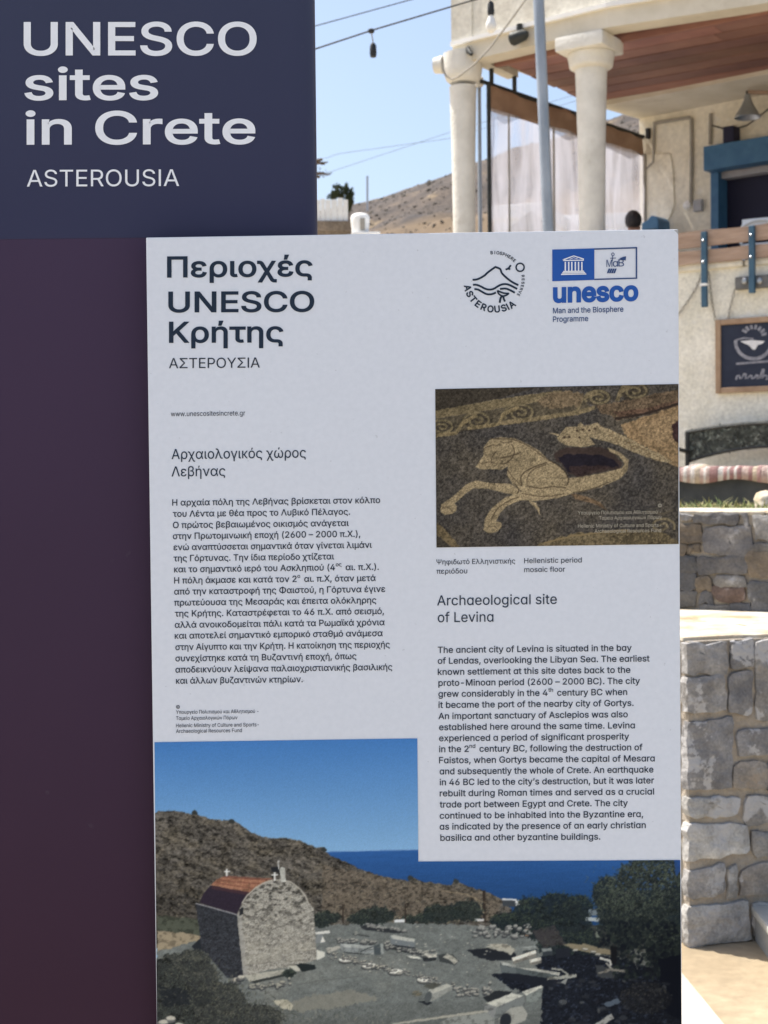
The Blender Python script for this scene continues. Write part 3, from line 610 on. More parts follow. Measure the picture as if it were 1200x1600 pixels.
# side curtain of clear plastic with a brown canvas strip, from the corner column back to the wall
cu = thing('plastic_curtain', B(-2.75, .4, FZ), 'clear wrinkled plastic curtain under a brown canvas strip at the terrace side', 'curtain')
ct0 = at(752, 127, 15.95); ct1 = at(1005, 214, 18.35); CB0 = Vector((ct0.x, ct0.y, 0)); CB1 = Vector((ct1.x, ct1.y, 0)); cdir = (CB1 - CB0).normalized(); cnor = Vector((cdir.y, -cdir.x, 0))
cl = (CB1 - CB0).length
def cz(px, py):
    r = ray(px, py); t = (CB0 - CAM).dot(cnor) / r.dot(cnor); p = CAM + r * t; return (p - CB0).dot(cdir), p.z
def strip(mb, zf0, zf1, amp, N=60, rows=6, off=0):
    vs = []
    for i in range(N + 1):
        u = .09 + (cl - .09) * i / N
        for j in range(rows + 1):
            z = zf0(u) + (zf1(u) - zf0(u)) * j / rows
            wv = amp * (math.sin(u * 5 + j * .5) + .5 * math.sin(u * 13 + j * .9) + 1.6 * mnoise.noise((u * 3.5, j * .6, 2)))
            vs.append(CB0 + cdir * u + cnor * (wv + off) + Vector((0, 0, z)))
    mb.add(vs, [(i * (rows + 1) + j, i * (rows + 1) + j + 1, (i + 1) * (rows + 1) + j + 1, (i + 1) * (rows + 1) + j) for i in range(N) for j in range(rows)])
lerp = lambda a, b: (lambda u: a + (b - a) * u / cl)
zu0, zu1 = ct0.z, ct1.z; zl0 = cz(756, 170)[1]; zl1 = cz(1003, 243)[1]
k = MB(); strip(k, lerp(zu0, zu1), lerp(zl0, zl1), .012); ob = k.build('canvas_strip', M['brown_cloth'], cu, smooth='all')
ob.modifiers.new('thick', 'SOLIDIFY').thickness = .006
k = MB(); k.tube([CB0 + Vector((0, 0, zu0)), CB1 + Vector((0, 0, zu1))], .025, 8); k.build('top_rail', M['iron'], cu, smooth=True)
m = bpy.data.materials.new('clear_plastic_sheet'); m.use_nodes = True; n = m.node_tree.nodes; l = m.node_tree.links; n.remove(n['Principled BSDF'])
tc = n.new('ShaderNodeTexCoord'); mp = n.new('ShaderNodeMapping'); mp.inputs['Scale'].default_value = (3.2, 3.2, .5); l.new(tc.outputs['Object'], mp.inputs[0])
nz = n.new('ShaderNodeTexNoise'); nz.inputs['Scale'].default_value = 1.6; nz.inputs['Detail'].default_value = 5; nz.inputs['Distortion'].default_value = .6; l.new(mp.outputs[0], nz.inputs['Vector'])
mr = n.new('ShaderNodeMapRange'); mr.inputs['From Min'].default_value = .3; mr.inputs['From Max'].default_value = .7; mr.inputs['To Min'].default_value = .30; mr.inputs['To Max'].default_value = .92; l.new(nz.outputs['Fac'], mr.inputs['Value'])
tp = n.new('ShaderNodeBsdfTransparent'); tp.inputs[0].default_value = (.97, .97, 1, 1); tl = n.new('ShaderNodeBsdfTranslucent'); tl.inputs[0].default_value = (.72, .72, .80, 1)
df = n.new('ShaderNodeBsdfDiffuse'); df.inputs[0].default_value = (.55, .55, .62, 1); gl = n.new('ShaderNodeBsdfGlossy'); gl.inputs['Roughness'].default_value = .2
m1 = n.new('ShaderNodeMixShader'); m1.inputs[0].default_value = .5; l.new(tl.outputs[0], m1.inputs[1]); l.new(df.outputs[0], m1.inputs[2])
m2 = n.new('ShaderNodeMixShader'); l.new(mr.outputs[0], m2.inputs[0]); l.new(tp.outputs[0], m2.inputs[1]); l.new(m1.outputs[0], m2.inputs[2])
m3 = n.new('ShaderNodeMixShader'); m3.inputs[0].default_value = .06; l.new(m2.outputs[0], m3.inputs[1]); l.new(gl.outputs[0], m3.inputs[2])
l.new(m3.outputs[0], n['Material Output'].inputs['Surface']); M['plastic'] = m
k = MB(); strip(k, lambda u: FZ + .05, lerp(zl0 + .02, zl1 + .02), .013, 90, 14, .02); k.build('plastic_sheet', M['plastic'], cu, smooth='all')
for (px, r) in [(792, .012), (862, .014)]:
    u = cz(px, 250)[0]; k = MB(); k.tube([CB0 + cdir * u - cnor * -.03 + Vector((0, 0, FZ)), CB0 + cdir * u + cnor * .03 + Vector((0, 0, lerp(zl0, zl1)(u)))], r, 8); k.build('batten', M['pvc_grey'], cu, smooth=True)
k = MB(); k.tube([CB0 + cdir * .09 + cnor * .03 + Vector((0, 0, FZ)), CB0 + cdir * .09 + cnor * .03 + Vector((0, 0, zu0))], .024, 8); k.build('edge_post', M['iron'], cu, smooth=True)
k = MB(); k.tube([CB1 - cdir * .02 + cnor * .03 + Vector((0, 0, FZ)), CB1 - cdir * .02 + cnor * .03 + Vector((0, 0, zl1 + .02))], .022, 8); k.build('edge_post', M['pvc_grey'], cu, smooth=True)
for px, (y0, y1) in {(768): (108, 132), (804): (136, 150)}.items():
    u = cz(px, y1)[0]; k = MB(); k.tube([CB0 + cdir * u + Vector((0, 0, lerp(zu0, zu1)(u))), CB0 + cdir * u + Vector((0, 0, CZ))], .028, 6); k.build('hanger', M['iron'], cu)
# silvery downpipe between column and curtain
dp = thing('downpipe', at(748, 366, 15.9), 'pale metal downpipe between corner column and plastic curtain', 'pipe')
k = MB(); a = plw(748.5, 128, .45); k.tube([Vector((a.x, a.y, FZ)), Vector((a.x, a.y, a.z))], .022, 12); k.build('pipe', M['galv'], dp, smooth=True)
k = MB(); k.lathe([(.03, -.06), (.05, -.04), (.05, .04), (.03, .06)], a, 14); k.build('joint', M['white_paint'], dp, smooth=True)

# leaning steel pole in front of the building
pt, pb_ = at(835, -160, 12.0), at(857, 366, 12.0)
dd = (pb_ - pt) / (pb_.z - pt.z); foot = pb_ + dd * (TZ - pb_.z)
po = MB(); po.tube([foot, pt], .046, 20); po = tag(po.build('steel_pole', M['galv'], smooth=True, loc=foot), 'leaning blue grey steel pole in front of the columns', 'pole')

# wall lamp with metal shade on a wooden arm
wl = thing('wall_lamp', iw(*[ipx(1200, 155)[0], 0, ipx(1200, 155)[1]]), 'grey cone shaded lamp hanging from wooden arm above the shutter box', 'lamp')
tl_, zl_ = ipx(1168, 152, .45); c = iw(tl_, .45, zl_)
sc_ = .155 / .165
k = MB(); k.lathe([(.035, .03), (.045, -.03), (.075, -.10), (.125, -.18), (.155, -.235), (.15, -.24), (.12, -.19), (.03, -.05)], c, 24); k.build('lamp_shade', M['steel'], wl, smooth=True)
k = MB(); k.tube([c + Vector((0, 0, .02)), c + Vector((0, 0, .075))], .02, 8); k.build('lamp_holder', M['iron'], wl, smooth=True)
a = c + Vector((0, 0, .06)); b = iw(tl_ + .55, .002, zl_ + .03)
k = MB(); k.tube([a, a.lerp(b, .5), b], .026, 8); k.build('arm', M['plank'], wl, smooth=True)
b2 = iw(tl_ + .6, .002, zl_ - .15); k = MB(); k.tube([a.lerp(b, .35) - Vector((0, 0, .02)), b2], .02, 8); k.build('brace', M['plank'], wl, smooth=True)

# seated guest at the terrace corner (mostly behind the sign)
def skin_mesh(name, V, E, rad, mat, parent, sub=2, root=0):
    me = bpy.data.meshes.new(name); me.from_pydata(V, E, []); o = bpy.data.objects.new(name, me); COL.objects.link(o)
    o.modifiers.new('skin', 'SKIN'); sv = me.skin_vertices[0].data
    for i, r in enumerate(rad): sv[i].radius = (r, r) if not isinstance(r, tuple) else r; sv[i].use_root = (i == root)
    ss = o.modifiers.new('sub', 'SUBSURF'); ss.levels = sub; ss.render_levels = sub
    dg = bpy.context.evaluated_depsgraph_get(); dg.update(); m2_ = bpy.data.meshes.new_from_object(o.evaluated_get(dg))
    bpy.data.objects.remove(o); m2_.name = name; o = bpy.data.objects.new(name, m2_); COL.objects.link(o); o.parent = parent
    m2_.polygons.foreach_set('use_smooth', [True] * len(m2_.polygons)); m2_.materials.clear(); m2_.materials.append(mat); return o
hp = at(990, 346, 17.0); pz = FZ
per = thing('person', (hp.x, hp.y, pz), 'dark haired person in dark shirt sitting by the plastic curtain, seen above the sign edge', 'person')
hz = hp.z - pz
Vp = [(0, 0, .50), (0, .01, .68), (0, .0, hz - .34), (0, 0, hz - .24), (0, .015, hz - .14), (0, .02, hz - .02), (0, .015, hz + .06),
      (.19, 0, hz - .33), (.25, .06, hz - .58), (.17, .27, hz - .62), (.14, .36, hz - .60), (-.19, 0, hz - .33), (-.25, .06, hz - .58), (-.17, .27, hz - .62), (-.14, .36, hz - .60),
      (.10, .02, .48), (.12, .42, .50), (.12, .44, .10), (.12, .56, .04), (-.10, .02, .48), (-.12, .42, .50), (-.12, .44, .10), (-.12, .56, .04)]
Ep = [(0, 1), (1, 2), (2, 3), (3, 4), (4, 5), (5, 6), (2, 7), (7, 8), (8, 9), (9, 10), (2, 11), (11, 12), (12, 13), (13, 14), (0, 15), (15, 16), (16, 17), (17, 18), (0, 19), (19, 20), (20, 21), (21, 22)]
rp_ = [.15, (.15, .11), (.14, .10), .058, .075, .088, .055, .06, .047, .036, .03, .06, .047, .036, .03, .09, .065, .045, .04, .09, .065, .045, .04]
body = skin_mesh('body', Vp, Ep, rp_, M['skin'], per); body.rotation_euler.z = R(-25)
shirt = skin_mesh('shirt', [Vp[0], Vp[1], Vp[2], (0, 0, hz - .29), Vp[7], (.23, .04, hz - .50), Vp[11], (-.23, .04, hz - .50)], [(0, 1), (1, 2), (2, 3), (2, 4), (4, 5), (2, 6), (6, 7)], [.17, (.165, .125), (.155, .115), .075, .075, .062, .075, .062], M['shirt'], per); shirt.rotation_euler.z = R(-25)
bm = bmesh.new(); bmesh.ops.create_icosphere(bm, subdivisions=4, radius=1)
for v in bm.verts:
    q = v.co.copy(); k_ = 1 + .05 * mnoise.fractal(q * 4, 1, 2, 3); v.co = Vector((q.x * .098 * k_, q.y * .112 * k_ - .012, q.z * .118 * k_ + hz + .012))
bmesh.ops.delete(bm, geom=[v for v in bm.verts if v.co.z < hz - .06 and v.co.y > -.03 or v.co.z < hz - .085 or (v.co.y > .05 and v.co.z < hz + .05)], context='VERTS')
me = bpy.data.meshes.new('hair'); bm.to_mesh(me); bm.free(); me.polygons.foreach_set('use_smooth', [True] * len(me.polygons)); me.materials.append(M['hair'])
ho = bpy.data.objects.new('hair', me); COL.objects.link(ho); ho.parent = per; ho.rotation_euler.z = R(-25)
# chairs: one under the guest, one with a pale bent back rail at the right
def chair(px, py, Y, rz, label, matc, bent=False):
    c = at(px, py, Y); t = thing('terrace_chair', (c.x, c.y, FZ), label, 'chair', 'chairs on the terrace')
    rm = Matrix.Rotation(rz, 3, 'Z'); fn = lambda x, y, z: Vector((c.x, c.y, FZ)) + rm @ Vector((x, y, z))
    k = MB(); k.box((-.21, -.2, .43), (.21, .22, .46), fn); k.build('seat', matc, t, bevel=.01)
    for x in (-.18, .18):
        for y in (-.18, .19):
            k = MB(); k.tube([fn(x * 1.06, y * 1.06, 0), fn(x, y, .43)], .016, 8); k.build('leg', matc, t, smooth=True)
    k = MB(); top = c.z - FZ
    pts = [fn(-.2, -.2, .46), fn(-.21, -.24, top - .12)] + [fn(-.21 * math.cos(g), -.25, top - .12 + .12 * math.sin(g)) for g in [math.pi * q / 10 for q in range(1, 10)]] + [fn(.21, -.24, top - .12), fn(.2, -.2, .46)]
    k.tube(pts, .017, 8); k.build('back_frame', matc, t, smooth=True)
    k = MB(); k.box((-.18, -.245, .55), (.18, -.23, .70), fn); k.build('backrest', matc, t, bevel=.006)
    return t
ch = chair(990, 404, 17.0, R(-25), 'chair under the dark haired guest, hidden by the sign edge', M['blue'])
chair(1197, 349, 14.75, R(-30), 'pale bent frame chair behind the railing at right', M['white_paint'])
# blue cabinet at the back wall
cbt = thing('blue_cabinet', iw(ipx(1033, 345)[0], .2, FZ), 'dark blue round topped cabinet standing before the rough plaster wall', 'cabinet')
ta = ipx(1021, 345, .12)[0]; tb2 = ipx(1047, 345, .12)[0]; zt2 = ipx(1040, 341, .12)[1]
ring = [(ta, FZ), (tb2, FZ), (tb2, zt2 - .08)] + [((tb2 - .1) + .1 * math.cos(g), zt2 - .08 + .08 * math.sin(g)) for g in [R(q) for q in (20, 45, 70, 90)]] + [(ta + .08, zt2 - .05), (ta, zt2 - .08)]
k = MB(); k.prism([iw(x, .12, z) for x, z in ring], iwn * .3); k.build('case', M['blue'], cbt, bevel=.012)
k = MB(); k.box((ta + .02, .423, FZ + .08), ((ta + tb2) / 2 - .005, .436, zt2 - .16), lambda x, y, z: iw(x, y, z)); dd_ = k.build('door', M['dark_blue'], cbt, bevel=.004)
k = MB(); k.box(((ta + tb2) / 2 + .005, .423, FZ + .08), (tb2 - .02, .436, zt2 - .16), lambda x, y, z: iw(x, y, z)); k.build('door', M['dark_blue'], cbt, bevel=.004)

# ------------------------------------------------------------------ wires, bulbs, cable
def wire(name, pts, r, label, cat, mat=None, n=24, grp=None):
    P = []
    for i in range(len(pts) - 1):
        for q in range(n): P.append(Vector(pts[i]).lerp(Vector(pts[i + 1]), q / n))
    P.append(Vector(pts[-1])); k = MB(); k.tube(P, r, 6); return tag(k.build(name, mat or M['black'], smooth=True, loc=pts[0]), label, cat, grp)
wire('overhead_wire', [at(-300, 330, 11), at(491, 41, 11), at(640, 0, 11), at(900, -70, 11.4)], .0042, 'topmost thin black wire crossing the sky beside the header panel', 'wire')
wire('light_string_wire', [at(-300, 372, 9), at(491, 77, 9), at(582, 47, 9), at(740, 0, 9), at(1000, -66, 9.3)], .0052, 'second thick black wire with hanging bulb sockets', 'wire')
for (a, b, lab) in [((515, 269), (705, 206), 'faint far wire rising to the right above the hill'), ((530, 240), (705, 216), 'fainter far wire just above the rising one')]:
    wire('distant_wire', [at(a[0] - 200, a[1] + 66, 60), at(*a, 60), at(*b, 60), at(b[0] + 200, b[1] - 60, 60)], .009, lab, 'wire', mk('grey_wire', (.2, .2, .22), None, 3))
def bulb(px, py0, py1, lit, label):
    a = at(px, py0, 9); t = thing('hanging_bulb', a, label, 'light bulb', 'bulbs on the string')
    e = at(px + 3, py1, 9); k = MB(); k.tube([a, a.lerp(e, .5) + Vector((.004, 0, 0)), e], .004, 6); k.build('cord', M['pvc_grey'], t, smooth=True)
    k = MB(); k.lathe([(.012, .045), (.02, .03), (.022, -.02), (.018, -.04)], e, 12); k.build('socket', M['black'], t, smooth=True)
    k = MB(); k.lathe([(.012, .012), (.02, .006), (.02, -.01), (.01, -.016)], a, 10); k.build('clip', M['black'], t, smooth=True)
    if lit:
        k = MB(); k.lathe([(.014, -.04), (.018, -.055), (.03, -.085), (.034, -.105), (.029, -.13), (.014, -.146), (.003, -.15)], e, 18); k.build('glass_bulb', M['white_paint'], t, smooth=True)
bulb(580, 48, 79, False, 'empty black bulb socket hanging from the wire against the sky')
bulb(764, -7, 14, True, 'white round bulb hanging in front of the upper wall')
cbp = [(832, -18), (821, 0), (797, 33), (766, 74), (742, 100), (716, 120), (707, 124), (697, 119), (692, 108), (690, 92)]
k = MB(); k.tube([plw(x, y, -.32 if i > 3 else -.22) for i, (x, y) in enumerate(cbp)], .010, 6); tag(k.build('cable', M['pvc_grey'], smooth=True, loc=plw(*cbp[3], -.2)), 'grey cable running down the upper wall and looping round the corner capital', 'cable')

# ------------------------------------------------------------------ far things seen in the gap
def house(name, label, px0, px1, pyt, Y, depth, mat, z0, rot=A0, extra=None):
    a = at(px0, pyt, Y); t = thing(name, (a.x, a.y, z0), label, 'house')
    ex = Vector((math.cos(rot), math.sin(rot), 0)); ey = Vector((-ex.y, ex.x, 0))
    r = ray(px1, pyt); o = Vector((a.x, a.y, 0)); tt = (o - Vector((0, 0, 0))).dot(ey) / Vector((r.x, r.y, 0)).dot(ey); L = (Vector((r.x, r.y, 0)) * tt - o).dot(ex)
    fn = lambda x, y, z: o + ex * x + ey * y + Vector((0, 0, z))
    zt = a.z
    k = MB(); k.box((0, 0, z0), (L, depth, zt - .3), fn); wl_ = k.build('walls', mat, t)
    k = MB(); k.box((-.05, -.05, zt - .299), (L + .05, depth + .05, zt), fn); rf = k.build('roof', mat, t, bevel=.02)
    for i in range(max(2, int(L / 1.6))):
        x = L * (i + .5) / max(2, int(L / 1.6)); k = MB(); k.box((x - .35, -.02, zt - 2.0), (x + .35, .02, zt - 1.0), fn); wn_ = k.build('window', M['blue'], t); 
        k = MB(); k.box((x - .29, -.024, zt - 1.94), (x + .29, -.021, zt - 1.06), fn); k.build('pane', M['navy_dark'], wn_)
    return t, fn, L, zt, rf
hs, fn, L, zt, rf = house('white_house', 'low white house with flat roof and domed chimney behind the sign', 520, 714, 404, 24.0, 4, M['white_paint'], TZ, R(-34))
cc = at(563, 368, 26.0)
k = MB(); k.box((-.24, -.24, zt), (.24, .24, cc.z - .02), lambda x, y, z: Vector((cc.x + x, cc.y + y, z))); k.box((-.16, -.24, cc.z - .02), (.36, .24, cc.z + .03), lambda x, y, z: Vector((cc.x + x, cc.y + y, z))); chm = k.build('chimney', M['white_paint'], rf, bevel=.015)
k = MB(); k.lathe([(.15, .03), (.165, .2), (.175, .31), (.165, .345), (.12, .385), (.06, .40)], Vector((cc.x, cc.y, cc.z)), 20); k.build('chimney_pot', M['white_paint'], rf, smooth=True)
k = MB(); k.hexa([(cc.x + .0, cc.y - .19, cc.z + .08), (cc.x + .09, cc.y - .185, cc.z + .08), (cc.x + .09, cc.y - .12, cc.z + .08), (cc.x, cc.y - .12, cc.z + .08)], [(cc.x + .0, cc.y - .19, cc.z + .28), (cc.x + .09, cc.y - .185, cc.z + .28), (cc.x + .09, cc.y - .12, cc.z + .28), (cc.x, cc.y - .12, cc.z + .28)]); k.build('chimney_opening', M['pvc_grey'], rf)
shs, fn, L, zt, rf = house('stone_house', 'brown stone house below the white board fence at far left', 380, 548, 345, 40.0, 6, M['tan_stone'], TZ, R(4))
wf = thing('white_fence', fn(L - 1, .1, zt), 'white upright board fence on the brown stone house', 'fence')
x = 0; i = 0
top_ = at(541, 308, 40).z
while x < L - .16:
    wd = random.uniform(.13, .2); k = MB(); k.box((x, .05 + random.uniform(0, .03), zt + .002), (x + wd - .012, .1, top_ + random.uniform(-.06, .03)), fn); k.build('board', M['white_paint'], wf); x += wd
wire('antenna_mast', [at(574, 330, 150), at(574, 275, 150)], .12, 'pale thin mast on the ridge in the gap beside the header panel', 'mast', mk('pale_mast_paint', (.50, .54, .60), (.55, .6, .66), 3), 4)
# neighbour houses seen through the plastic
house('neighbour_house', 'cream house with bright flat roof seen through the plastic curtain', 772, 850, 322, 30, 5, M['white_paint'], TZ, R(-20))
house('neighbour_house', 'long pale house low behind the plastic curtain, right of the second column', 872, 1010, 337, 34, 5, M['white_paint'], TZ, R(-10))
gb = thing('gable_shed', at(826, 360, 26), 'small grey shed with pointed gable behind the plastic curtain', 'shed')
zc0 = at(828, 331, 26).z; zc1 = at(805, 356, 26).z; c = at(826, 360, 26); gb.location.z = TZ
k = MB(); k.box((-.33, 0, TZ), (.33, 2, zc1 - .05), lambda x, y, z: Vector((c.x + x, c.y + y, z))); k.build('walls', M['tan_stone'], gb)
k = MB(); k.prism([(c.x - .42, c.y - .1, zc1 - .05), (c.x + .42, c.y - .1, zc1 - .05), (c.x + .03, c.y - .1, zc0)], (0, 2.2, 0)); k.build('roof', M['pvc_grey'], gb)

def tree(name, label, base, top, crowns, leaf_n, lsize, trunk_r):
    t = thing(name, base, label, 'tree'); b = Vector(base)
    k = MB(); k.tube([b + Vector((0, 0, -.1)), b.lerp(Vector(top), .4) + Vector((.05, 0, 0)), Vector(top)], [trunk_r, trunk_r * .8, trunk_r * .35], 9)
    for (c, r) in crowns:
        k.tube([b.lerp(Vector(top), .55), Vector(c).lerp(b, .1), Vector(c)], [trunk_r * .5, trunk_r * .3, trunk_r * .12], 6)
    k.build('trunk', M['bark'], t, smooth=True)
    k = MB(); tot = sum(r[0] * r[2] for c, r in crowns)
    for (c, r) in crowns:
        cl_ = [Vector((random.gauss(0, .42) * r[0], random.gauss(0, .42) * r[1], random.gauss(0, .42) * r[2])) for _ in range(26)]
        for i in range(int(leaf_n * r[0] * r[2] / tot)):
            q = random.choice(cl_) + Vector((random.gauss(0, .13) * r[0], random.gauss(0, .13) * r[1], random.gauss(0, .13) * r[2])); p = Vector(c) + q
            a = Vector((random.gauss(0, 1), random.gauss(0, 1), random.gauss(0, 1))).normalized(); e = a.cross(Vector((.3, .5, .8))).normalized() * lsize * .35; a *= lsize
            k.add([p - a, p + e, p + a, p - e], [(0, 1, 2, 3)])
    k.build('crown', M['leaf'], t)
    return t
b0 = at(546, 420, 62); z0 = hill_z(546, 62)
tree('olive_tree', 'dark green round crowned tree above the white board fence', (b0.x, b0.y, z0), tuple(at(543, 318, 62)), [(tuple(at(529, 301, 62)), (.34, .4, .34)), (tuple(at(544, 306, 62)), (.26, .3, .42)), (tuple(at(519, 304, 62)), (.20, .3, .24)), (tuple(at(546, 318, 62)), (.2, .3, .3))], 5200, .05, .09)
b1 = at(430, 600, 20)
tw = thing('bare_tree', (b1.x, b1.y, TZ), 'leafless tree whose dark twig tips show beside the header panel', 'tree')
k = MB(); tp_ = at(440, 300, 20); k.tube([(b1.x, b1.y, TZ - .1), tuple(b1), tuple(tp_)], [.12, .09, .05], 8)
for (x, y) in [(420, 240), (380, 280), (455, 262), (470, 250)]: k.tube([tuple(tp_), tuple(at(x, y, 20))], [.045, .015], 6)
k.build('trunk', M['bark'], tw, smooth=True)
k = MB()
for P in ([(455, 262), (480, 259), (498, 255), (512, 254)], [(455, 262), (482, 270), (500, 271), (513, 273)], [(470, 250), (490, 252), (503, 256), (508, 257)], [(482, 270), (494, 276), (500, 277)], [(480, 259), (496, 251), (504, 249)]):
    k.tube([tuple(at(x, y, 20)) for x, y in P], [.03, .026, .018, .006][:len(P)], 5)
for i in range(160):
    x, y = random.choice([(500, 254), (503, 271), (497, 253), (507, 272), (490, 262)]); p = at(x + random.gauss(0, 4.5), y + random.gauss(0, 2), 20); a = Vector((random.uniform(-1, 1), random.uniform(-1, 1), random.uniform(-.4, .4))) * .022; e = Vector((0, .2, 1)) * .006
    k.add([p - a, p + e, p + a, p - e], [(0, 1, 2, 3)])
k.build('twigs', M['bark'], tw)

# ------------------------------------------------------------------ the information sign
YP = 1.61                           # front plane of the white text panel
YH = 1.640                          # front plane of the purple slab
def P(px, py, off=.0005, Y=YP): return at(px, py, Y - off)
sign = thing('information_sign', (-.25, YH + .03, 0), 'tall purple sign slab carrying a white printed text panel with two photographs', 'sign')

def paint_mat(name, top, bot, z0, z1, rough):
    m = bpy.data.materials.new(name); m.use_nodes = True; n = m.node_tree.nodes; l = m.node_tree.links; p = n['Principled BSDF']
    p.inputs['Roughness'].default_value = rough; p.inputs['Specular IOR Level'].default_value = .12
    tc = n.new('ShaderNodeTexCoord'); sx = n.new('ShaderNodeSeparateXYZ'); l.new(tc.outputs['Object'], sx.inputs[0])
    mr = n.new('ShaderNodeMapRange'); mr.inputs['From Min'].default_value = z0; mr.inputs['From Max'].default_value = z1; l.new(sx.outputs['Z'], mr.inputs['Value'])
    rp = n.new('ShaderNodeValToRGB'); rp.color_ramp.elements[0].color = (*bot, 1); rp.color_ramp.elements[1].color = (*top, 1); l.new(mr.outputs[0], rp.inputs[0])
    nz = n.new('ShaderNodeTexNoise'); nz.inputs['Scale'].default_value = 38; nz.inputs['Detail'].default_value = 6; l.new(tc.outputs['Object'], nz.inputs['Vector'])
    r2 = n.new('ShaderNodeValToRGB'); r2.color_ramp.elements[0].position = .70; r2.color_ramp.elements[1].position = .80; r2.color_ramp.elements[0].color = (0, 0, 0, 1); r2.color_ramp.elements[1].color = (.22, .22, .22, 1); l.new(nz.outputs['Fac'], r2.inputs[0])
    n2 = n.new('ShaderNodeTexNoise'); n2.inputs['Scale'].default_value = 3; n2.inputs['Detail'].default_value = 5; l.new(tc.outputs['Object'], n2.inputs['Vector'])
    m2 = n.new('ShaderNodeMapRange'); m2.inputs['To Min'].default_value = .9; m2.inputs['To Max'].default_value = 1.1; l.new(n2.outputs['Fac'], m2.inputs['Value'])
    mx0 = n.new('ShaderNodeMix'); mx0.data_type = 'RGBA'; mx0.blend_type = 'MULTIPLY'; mx0.inputs['Factor'].default_value = 1; l.new(rp.outputs[0], mx0.inputs['A']); l.new(m2.outputs[0], mx0.inputs['B'])
    mx = n.new('ShaderNodeMix'); mx.data_type = 'RGBA'; l.new(r2.outputs[0], mx.inputs['Factor']); l.new(mx0.outputs['Result'], mx.inputs['A']); mx.inputs['B'].default_value = (.22, .2, .22, 1)
    l.new(mx.outputs['Result'], p.inputs['Base Color'])
    rr_ = n.new('ShaderNodeMapRange'); rr_.inputs['To Min'].default_value = rough - .08; rr_.inputs['To Max'].default_value = rough + .12; l.new(n2.outputs['Fac'], rr_.inputs['Value']); l.new(rr_.outputs[0], p.inputs['Roughness'])
    return m
M['header'] = paint_mat('navy_panel_print', ink(52, 57, 79), ink(48, 50, 74), 1.8, 2.1, .45)
M['plum'] = paint_mat('plum_panel_print', ink(58, 47, 69), ink(50, 32, 48), .9, 1.8, .45)
# slab with rounded vertical edges: outline in plan, extruded
xr = at(492, 200, YH).x; xl = -.62; rd = .022; th = .06
def plan(y0, y1, x0, x1, r):
    ring = []
    for (cx, cy, a0) in [(x1 - r, y0 + r, -90), (x1 - r, y1 - r, 0), (x0 + r, y1 - r, 90), (x0 + r, y0 + r, 180)]:
        for q in range(7): g_ = R(a0 + q * 15); ring.append((cx + r * math.cos(g_), cy + r * math.sin(g_)))
    return ring
zj = at(360, 370, YH).z; ztop = at(300, 0, YH).z + .22
rg_ = plan(YH, YH + th, xl, xr, rd)
k = MB(); k.prism([(x, y, zj) for x, y in rg_], (0, 0, ztop - zj)); hd = k.build('header_panel', M['header'], sign, smooth=True)
xr2 = at(494, 372, YH).x
rg2 = plan(YH + .0004, YH + th, xl, xr2, rd)
k = MB(); k.prism([(x, y, .012) for x, y in rg2], (0, 0, zj - .012)); k.build('backing_panel', M['plum'], sign, smooth=True)
k = MB(); k.box((xl - .05, YH - .06, .0), (xr2 + .05, YH + th + .06, .0115)); k.build('base_plate', M['steel'], sign, bevel=.003)

# white panel
mw = bpy.data.materials.new('white_panel_print'); mw.use_nodes = True; n = mw.node_tree.nodes; l = mw.node_tree.links; p = n['Principled BSDF']
p.inputs['Roughness'].default_value = .55; p.inputs['Specular IOR Level'].default_value = .3
tc = n.new('ShaderNodeTexCoord')
n1 = n.new('ShaderNodeTexNoise'); n1.inputs['Scale'].default_value = 170; n1.inputs['Detail'].default_value = 3; l.new(tc.outputs['Object'], n1.inputs['Vector'])
r1 = n.new('ShaderNodeValToRGB'); r1.color_ramp.elements[0].position = .25; r1.color_ramp.elements[1].position = .75; r1.color_ramp.elements[0].color = (.74, .757, .783, 1); r1.color_ramp.elements[1].color = (.785, .80, .826, 1); l.new(n1.outputs['Fac'], r1.inputs[0])
n2 = n.new('ShaderNodeTexNoise'); n2.inputs['Scale'].default_value = 150; n2.inputs['Detail'].default_value = 2; l.new(tc.outputs['Object'], n2.inputs['Vector'])
r2 = n.new('ShaderNodeValToRGB'); r2.color_ramp.elements[0].position = .715; r2.color_ramp.elements[1].position = .77; r2.color_ramp.elements[0].color = (0, 0, 0, 1); r2.color_ramp.elements[1].color = (.4, .4, .4, 1); l.new(n2.outputs['Fac'], r2.inputs[0])
mx = n.new('ShaderNodeMix'); mx.data_type = 'RGBA'; l.new(r2.outputs[0], mx.inputs['Factor']); l.new(r1.outputs[0], mx.inputs['A']); mx.inputs['B'].default_value = (.40, .40, .41, 1)
n3 = n.new('ShaderNodeTexNoise'); n3.inputs['Scale'].default_value = 3.0; n3.inputs['Detail'].default_value = 4; l.new(tc.outputs['Object'], n3.inputs['Vector'])
m3 = n.new('ShaderNodeMapRange'); m3.inputs['To Min'].default_value = .985; m3.inputs['To Max'].default_value = 1.015; l.new(n3.outputs['Fac'], m3.inputs['Value'])
mm = n.new('ShaderNodeMix'); mm.data_type = 'RGBA'; mm.blend_type = 'MULTIPLY'; mm.inputs['Factor'].default_value = 1; l.new(mx.outputs['Result'], mm.inputs['A']); l.new(m3.outputs[0], mm.inputs['B'])
l.new(mm.outputs['Result'], p.inputs['Base Color'])
TL, TR, BR, BL = (228, 371), (1060, 358), (1066, 1690), (246, 1690)
k = MB(); q = [P(*c, 0) for c in (BL, BR, TR, TL)]; k.prism([tuple(v) for v in q], (0, .008, 0)); tp_o = k.build('text_panel', mw, sign, bevel=.0012)
